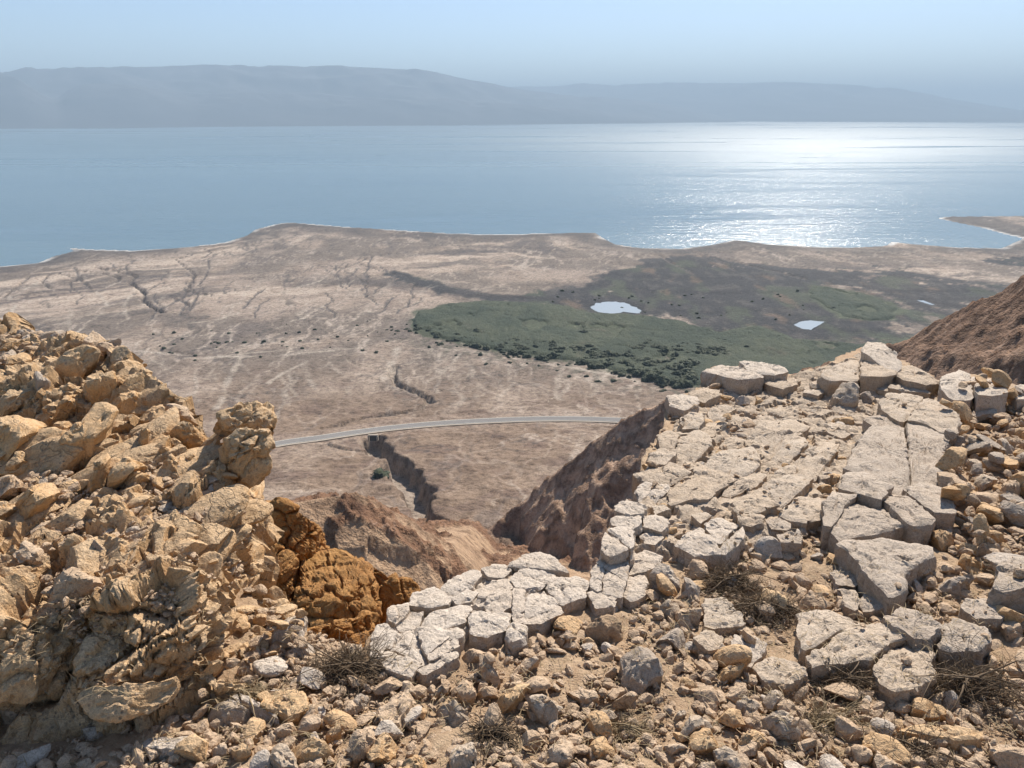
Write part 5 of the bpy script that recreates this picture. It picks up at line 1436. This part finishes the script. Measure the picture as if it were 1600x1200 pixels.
for z, pts in [
    (3, [(180, 980), (270, 900), (330, 920), (290, 970), (210, 1005)]), (3, [(400, 1100), (430, 1030), (540, 975), (550, 1030), (490, 1110), (430, 1140)]), (3, [(490, 1110), (560, 1040), (640, 1070), (600, 1150), (510, 1160)]), (3, [(640, 850), (680, 790), (750, 830), (730, 870)]),
    (3, [(800, 900), (880, 890), (980, 970), (970, 1000), (870, 990)]), (3, [(900, 840), (960, 780), (1000, 800), (980, 870), (930, 890)]), (3, [(1000, 690), (1030, 690), (1100, 790), (1070, 815), (1020, 770)]), (3, [(915, 670), (1000, 620), (1040, 660), (1000, 700), (920, 710)]),
    (3, [(990, 840), (1090, 820), (1080, 870), (1010, 880)]), (3, [(1070, 890), (1130, 800), (1220, 765), (1230, 800), (1150, 900), (1090, 930)]), (3, [(1130, 760), (1200, 700), (1260, 720), (1200, 770)]), (3, [(870, 1160), (890, 1060), (960, 1045), (980, 1120), (960, 1190), (880, 1200)]),
    (3, [(50, 1100), (110, 1065), (185, 1140), (180, 1200), (110, 1190)]), (3, [(130, 1070), (200, 1040), (350, 1110), (300, 1150), (200, 1160)]), (3, [(310, 1040), (370, 1000), (380, 1040), (330, 1070)]), (3, [(1220, 880), (1260, 850), (1350, 920), (1340, 990), (1260, 950)]),
    (3, [(1320, 1110), (1370, 1055), (1420, 1090), (1400, 1150), (1330, 1160)]), (3, [(740, 970), (860, 970), (850, 1010), (760, 1010)]), (3, [(60, 1000), (190, 985), (200, 1030), (100, 1050)]), (3, [(610, 1190), (700, 1130), (780, 1110), (810, 1200), (700, 1240)]),
    (4, [(255, 580), (330, 520), (335, 590), (290, 610)]), (4, [(190, 580), (260, 520), (300, 520), (250, 590)]), (4, [(190, 1110), (255, 1040), (310, 1090), (280, 1150), (200, 1150)]), (4, [(820, 1020), (890, 935), (960, 950), (1000, 990), (900, 1000), (850, 1050)]), (4, [(890, 1020), (910, 975), (1020, 1000), (1080, 1020), (1000, 1090), (890, 1100)]),
    (4, [(750, 1080), (850, 1045), (880, 1080), (790, 1120)]), (4, [(1010, 1090), (1060, 1080), (1180, 1150), (1100, 1190), (1020, 1140)]), (4, [(1110, 880), (1160, 830), (1220, 890), (1190, 940), (1120, 930)]), (4, [(1115, 1080), (1200, 950), (1260, 1040), (1200, 1110)]), (4, [(410, 940), (490, 885), (535, 910), (500, 950), (430, 970)]),
    (4, [(0, 760), (80, 710), (95, 760), (30, 860), (-20, 860)]), (4, [(270, 790), (400, 770), (430, 840), (350, 870)]), (4, [(370, 1060), (450, 1030), (510, 1100), (430, 1140), (380, 1130)]), (4, [(700, 1180), (760, 1155), (800, 1200), (700, 1240)]), (4, [(930, 1170), (1040, 1160), (1050, 1210), (930, 1230)]), (4, [(790, 950), (840, 900), (865, 910), (820, 960)]),
    (2, [(540, 1100), (600, 1065), (610, 1110), (560, 1120)]), (2, [(540, 1150), (590, 1130), (595, 1180), (550, 1180)]), (2, [(700, 1000), (760, 1000), (770, 1035), (720, 1045)]), (2, [(350, 1200), (440, 1140), (490, 1150), (400, 1220)]), (2, [(1030, 1110), (1090, 1060), (1130, 1110), (1080, 1160)]), (2, [(940, 1090), (1000, 1080), (1010, 1120), (950, 1140)]), (2, [(880, 870), (930, 840), (1020, 850), (1030, 890)]),
    (5, [(580, 1090), (640, 1040), (690, 1090), (650, 1160), (600, 1160)]), (5, [(1310, 330), (1400, 300), (1430, 380), (1340, 380)]), (5, [(1310, 470), (1400, 440), (1430, 560), (1360, 570)]), (5, [(690, 1150), (760, 1090), (830, 1150), (780, 1200), (700, 1210)]), (5, [(920, 930), (990, 860), (1050, 890), (1040, 940), (960, 950)]), (5, [(1260, 1050), (1380, 1090), (1440, 1170), (1350, 1180), (1270, 1110)]),
    (5, [(490, 940), (520, 880), (550, 930), (530, 960)]), (5, [(810, 1010), (870, 1010), (940, 1090), (900, 1100), (830, 1060)])]:
    mt = rnd.choice([M_stone, M_stone, M_stone, M_slab, M_yellow]); q = pix(z, pts); w, hh = np.ptp(q[:, 0]), np.ptp(q[:, 1])
    ground_rock(z, pts, mt, '%s %s %s stone on the soil near %s' % ('large' if w * hh > 900 else 'middling', 'long' if w > 1.6 * hh else 'upright' if hh > 1.2 * w else 'angular', TINT[mt.name], near(*q.mean(0))), 'stones scattered on the soil')


def scatter(n, poly, r0, r1, label, group, mats, name='stone', avoid=True, power=2.0, surf='ground', sink=.25):
    P = np.array(poly, float); lo, hi = P.min(0), P.max(0); k = 0; tries = 0
    while k < n and tries < n * 40:
        tries += 1
        px, py = rnd.uniform(lo[0], hi[0]), rnd.uniform(lo[1], hi[1])
        if not in_poly(np.array([px]), np.array([py]), poly)[0]: continue
        if surf == 'ground': b = on_ground(np.array(px), np.array(py))
        else:
            if not hits_outcrop(px, py): continue
            b = at(px, py, depth_out(px, py))
        x, y = float(b[0]), float(b[1])
        if avoid and covered(x, y): continue
        pxm = math.sqrt(b @ b) / FPX
        r = pxm * (r0 + (r1 - r0) * rnd.random() ** power) * 0.5
        mk = rnd.choice(mats); big = r / pxm > (r0 + 0.45 * (r1 - r0)) * .5
        lb = (label % near(px, py) if '%s' in label else label)
        lb = ('' if big else 'little ') + {'stone': 'tan ', 'yellow': 'yellow ', 'grey': 'grey ', 'white': 'whitish '}[mk] + lb
        put_stone(x, y, r, lb, group, (mk,), name, sink, z=None if surf == 'ground' else float(b[2]) - 0.4 * r)
        if avoid:
            i = int((y - HY0) / HC); j = int((x - HX0) / HC); q = max(1, int(r * .7 / HC)); COV[max(i - q, 0):i + q, max(j - q, 0):j + q] = True
        k += 1


for k in range(230):                                             # angular joint blocks that make up the broken bedrock: parts of the outcrop
    px, py = rnd.uniform(-40, 425), rnd.uniform(560, 1060)
    if not in_poly(np.array([px]), np.array([py]), [(-40, 700), (120, 690), (230, 660), (350, 690), (385, 720), (385, 780), (365, 860), (300, 905), (200, 925), (100, 900), (-40, 880)])[0]: continue
    b = at(px, py, depth_out(px, py)); r = np.linalg.norm(b) / FPX * (26 + 62 * rnd.random() ** 1.6) * .5 * (0.65 if px > 330 else 1.0)
    o = bpy.data.objects.new('joint_block', rnd.choice(SM)); LINK(o); o.parent = outcrop
    o.material_slots[0].link = 'OBJECT'; o.material_slots[0].material = rnd.choice([M_outcrop, M_outcrop, M_yellow])
    o.location = b - np.array((0, 0, .25 * r)); o.scale = (1.35 * r, r * rnd.uniform(.8, 1.1), r * rnd.uniform(.7, 1.0))
    o.rotation_euler = (rnd.gauss(.1, .3), rnd.gauss(-.35, .25), rnd.gauss(.75, .3))

PILE = [(1465, 650), (1500, 600), (1640, 620), (1640, 880), (1560, 900), (1480, 860), (1470, 760)]
SOIL = [(0, 1110), (110, 1080), (300, 1060), (340, 990), (400, 930), (470, 980), (580, 1040), (700, 1050), (830, 990), (980, 960), (1060, 890), (1150, 860), (1290, 840), (1320, 900), (1400, 930), (1480, 880), (1640, 900), (1640, 1230), (0, 1230)]
PLAT = [(1000, 800), (1010, 710), (1050, 640), (1120, 610), (1300, 590), (1460, 610), (1470, 700), (1330, 640), (1300, 850), (1050, 880)]
CREST = [(20, 500), (90, 488), (120, 492), (170, 530), (215, 565), (225, 590), (160, 545), (100, 540), (0, 570)]
SLOPE = [(60, 740), (180, 740), (330, 700), (380, 720), (330, 820), (240, 900), (120, 850), (20, 880)]
scatter(80, PILE, 16, 46, 'stone of the loose pile near %s', 'small stones of the loose pile', ('stone', 'yellow', 'grey'), avoid=False, sink=.1)
scatter(130, SOIL, 16, 58, 'angular stone in the soil near %s', 'small stones on the soil', ('stone', 'stone', 'stone', 'yellow', 'white'), name='small_stone')
scatter(90, PLAT, 10, 26, 'broken stone in the joints of the cracked limestone pavement', 'rubble on the pavement', ('stone', 'grey', 'white', 'yellow'), name='rubble_stone')
scatter(75, CREST, 12, 36, 'flaky rubble stone on the crest of the outcrop', 'rubble on the outcrop crest', ('yellow', 'stone', 'grey'), name='crest_stone', avoid=False, surf='out')
scatter(150, SLOPE, 10, 40, 'rough stone stuck to the slope of the outcrop', 'stones on the outcrop slope', ('yellow', 'stone', 'grey'), name='slope_stone', avoid=False, surf='out', sink=.6)
scatter(50, [(340, 980), (380, 900), (430, 930), (480, 985), (470, 1040), (380, 1050)], 12, 34, 'rubble stone in the chute between outcrop and gully', 'rubble in the chute', ('yellow', 'stone'), name='chute_stone', avoid=False)

# gravel: too small and too many to count
def gravel(n, poly, r0, r1, level, label, seed, surf='ground', power=2.5):
    r = np.random.RandomState(seed); P = np.array(poly, float); lo, hi = P.min(0), P.max(0)
    q = r.uniform(lo, hi, size=(n * 3, 2)); q = q[in_poly(q[:, 0], q[:, 1], poly)][:n]
    if surf == 'out': q = q[hits_outcrop(q[:, 0], q[:, 1])]
    if surf == 'ground': B = on_ground(q[:, 0], q[:, 1])
    else: B = at(q[:, 0], q[:, 1], depth_out(q[:, 0], q[:, 1]))
    if surf == 'ground':
        cov = COV[np.clip(((B[:, 1] - HY0) / HC).astype(int), 0, HNY - 1), np.clip(((B[:, 0] - HX0) / HC).astype(int), 0, HNX - 1)]
        ok = (~cov) | (r.rand(len(B)) < 0.06); B = B[ok]; q = q[ok]
    x, y = B[:, 0], B[:, 1]
    z = hm(x, y) if surf == 'ground' else B[:, 2]
    pr = [stone_mesh(level, 900 + seed * 20 + s, flat=.7, nplanes=8) for s in range(10)]
    rad = np.linalg.norm(B, axis=1) / FPX * (r0 + (r1 - r0) * r.rand(len(q)) ** power) * .5
    V = []; F = []; off = 0
    for k in range(10):
        idx = np.arange(k, len(q), 10); v, f = pr[k]
        a = r.uniform(0, 6.283, len(idx)); ca, sa = np.cos(a), np.sin(a)
        sc = rad[idx, None] * r.uniform(.7, 1.3, (len(idx), 3))
        vv = v[None] * sc[:, None, :]
        X = vv[..., 0] * ca[:, None] - vv[..., 1] * sa[:, None]; Y = vv[..., 0] * sa[:, None] + vv[..., 1] * ca[:, None]
        tx = r.normal(size=(len(idx), 1)) * .4; Z = vv[..., 2] + tx * X
        vv = np.stack([X + x[idx, None], Y + y[idx, None], Z + (z[idx] + 0.25 * rad[idx])[:, None]], -1)
        V.append(vv.reshape(-1, 3)); F.append((f[None] + (off + len(v) * np.arange(len(idx)))[:, None, None]).reshape(-1, 3)); off += len(v) * len(idx)
    o = mesh_obj('gravel', np.concatenate(V), np.concatenate(F), M_gravel, smooth=False)
    return tag(o, label, 'gravel', kind='stuff')


gravel(3600, SOIL, 5, 24, 1, 'coarse gravel strewn through the brown soil', 1)
gravel(7000, SOIL, 2.5, 7, 0, 'fine chips of stone in the brown soil', 2)
SIDE = [(1640, 640), (2700, 700), (2900, 1500), (1640, 1500)]
gravel(700, SIDE, 14, 60, 1, 'stones strewn over the cliff top past the loose pile', 9)
gravel(4500, SIDE, 5, 22, 0, 'gravel strewn over the cliff top past the loose pile', 10)
gravel(1300, PLAT, 4, 14, 1, 'grit and chips lying on the limestone pavement', 3)
gravel(900, PILE, 5, 18, 1, 'chips between the stones of the loose pile', 4)
gravel(900, CREST, 5, 18, 1, 'loose flakes over the crest of the outcrop', 5, 'out')
gravel(1500, SLOPE + [(20, 760)], 4, 17, 1, 'angular chips clinging to the slope of the outcrop', 7, 'out')
gravel(900, [(120, 1010), (60, 900), (330, 830), (400, 760), (420, 700), (400, 860), (320, 980)], 4, 14, 1, 'small flakes lodged on the leaning face of the outcrop', 8, 'out')
gravel(1200, [(380, 905), (420, 940), (480, 985), (560, 1010), (560, 1060), (330, 1060), (340, 990)], 4, 14, 1, 'yellow chips spilling down the chute beside the outcrop', 6)

# ------------------------------------------------------------------ dead brush and straw
def tube_path(P, rad, V, F, off, sides=4):
    P = np.asarray(P); n = len(P); tg = np.gradient(P, axis=0); tg /= np.linalg.norm(tg, axis=1)[:, None] + 1e-9
    a = np.cross(tg, (0.3, 0.2, 0.93)); a /= np.linalg.norm(a, axis=1)[:, None] + 1e-9; b = np.cross(tg, a)
    th = np.linspace(0, 2 * math.pi, sides, endpoint=False); rr = rad * np.linspace(1, .35, n)
    V.append((P[:, None] + rr[:, None, None] * (np.cos(th)[None, :, None] * a[:, None] + np.sin(th)[None, :, None] * b[:, None])).reshape(-1, 3))
    F.append(grid_faces(n, sides, wrap=True) + off)
    return off + n * sides


def brush(px, py, wpx, hpx, n0, label, seed, long=0, mat=None, lie=.5):
    r = np.random.RandomState(seed); c = on_ground(np.array(float(px)), np.array(float(py))); m = np.linalg.norm(c) / FPX
    n = int(n0 * 1.3)
    W = wpx * m * .42; H = hpx * m * .5; V = []; F = []; off = 0
    c[2] = float(hm(c[0], c[1])) if not covered(c[0], c[1]) else c[2]
    for k in range(n):
        a = r.uniform(0, 6.283); st = np.array([W * .55 * r.normal() * .6, W * .35 * r.normal() * .6, r.uniform(0, .25) * H])
        d = np.array([math.cos(a), math.sin(a) * .7, abs(r.normal()) * .75 * (1 - lie) + .12]); d /= np.linalg.norm(d)
        L = W * r.uniform(.35, 1.0); nn = 6; p = [st]
        for s in range(nn):
            d = d + r.normal(size=3) * .28 + np.array((0, 0, -.10)); d /= np.linalg.norm(d); p.append(p[-1] + d * L / nn)
        p = np.array(p); p[:, 2] = np.clip(p[:, 2], -.01, H * 1.6)
        off = tube_path(p, r.uniform(.0008, .0021), V, F, off, 3)
    for k in range(long + 5):
        a = r.uniform(-.9, .9) + (0 if r.rand() < .6 else math.pi); L = W * r.uniform(.8, 1.5)
        d = np.array([math.cos(a), math.sin(a) * .7 - .2, .25]); d /= np.linalg.norm(d); p = [np.array([0.2 * W * r.normal(), 0, H * .4])]
        for s in range(9):
            d = d + r.normal(size=3) * .12 + np.array((0, 0, -.09)); d /= np.linalg.norm(d); p.append(p[-1] + d * L / 9)
        off = tube_path(np.maximum(np.array(p), [-9, -9, 0.0]), r.uniform(.002, .0045), V, F, off, 5)
    o = mesh_obj('dead_brush', np.concatenate(V), np.concatenate(F), mat or M_twig); o.location = c
    return tag(o, label, 'dead brush')


brush(545, 1050, 170, 90, 420, 'tangled dark dead brush below the bleached ledge', 1, 5)
brush(1140, 915, 130, 80, 320, 'dark matted brush tucked beside the platform blocks', 2, 3)
brush(1195, 955, 140, 70, 260, 'springy dead brush around the tan boulder', 3, 4)
brush(1320, 1068, 120, 60, 260, 'small dark dry tuft in the soil below the broken slab', 4, 2)
brush(1510, 1080, 170, 120, 330, 'uprooted grey dead shrub with long bare stems', 5, 12)
brush(770, 1150, 110, 50, 200, 'thin dead brush between stones in the lower rubble', 6, 3)
brush(985, 1140, 90, 40, 180, 'flattened straw tuft in the bare soil', 7, 0, M_straw)
brush(1290, 1130, 130, 50, 220, 'spread of dry straw around the split grey stone', 8, 2, M_straw)
brush(1430, 1180, 120, 40, 200, 'dark dry litter before the long tan slab', 9, 1)
brush(380, 1090, 120, 60, 160, 'wispy dry grass beside the flat boulder', 10, 4, M_straw)


def straw(n, poly, seed):
    r = np.random.RandomState(seed); P = np.array(poly, float); lo, hi = P.min(0), P.max(0); q = r.uniform(lo, hi, size=(n * 3, 2)); q = q[in_poly(q[:, 0], q[:, 1], poly)][:n]
    cl = fbm2(q[:, 0] / 60, q[:, 1] / 40, 3, 77); q = q[cl > -0.02]; B = on_ground(q[:, 0], q[:, 1]); V = []; F = []; off = 0
    for k in range(len(B)):
        c = B[k].copy(); c[2] = hm(c[0], c[1]) + .006; a = r.uniform(0, 6.283); L = r.uniform(.02, .07); d = np.array([math.cos(a), math.sin(a), r.normal() * .2]); s = np.array([-d[1], d[0], 0]) * .0011
        V.append(np.array([c - d * L / 2 - s, c - d * L / 2 + s, c + np.array((0, 0, .006)) + s * .8, c + np.array((0, 0, .006)) - s * .8, c + d * L / 2])); F.append(np.array([(0, 1, 2), (0, 2, 3), (3, 2, 4)]) + off); off += 5
    o = mesh_obj('dry_grass', np.concatenate(V), np.concatenate(F), M_straw)
    return tag(o, 'dry straw littering the soil', 'dry grass', kind='stuff')


straw(5200, SOIL, 3)

# ------------------------------------------------------------------ haze: the dusty air over the basin
hz = box('haze', (0, 24000, 520), (90000, 64000, 1700), None)
hm_ = bpy.data.materials.new('haze_air'); hm_.use_nodes = True; nt = hm_.node_tree
for nd in list(nt.nodes):
    if nd.type == 'BSDF_PRINCIPLED': nt.nodes.remove(nd)
pv = nt.nodes.new('ShaderNodeVolumePrincipled')
pv.inputs['Color'].default_value = (0.545, 0.725, 0.905, 1)
pv.inputs['Density'].default_value = 0.000085
pv.inputs['Anisotropy'].default_value = 0.0
nt.links.new(pv.outputs[0], nt.nodes['Material Output'].inputs['Volume'])
hz.data.materials.append(hm_)
tag(hz, 'pale dusty air over the basin', 'haze', kind='stuff')
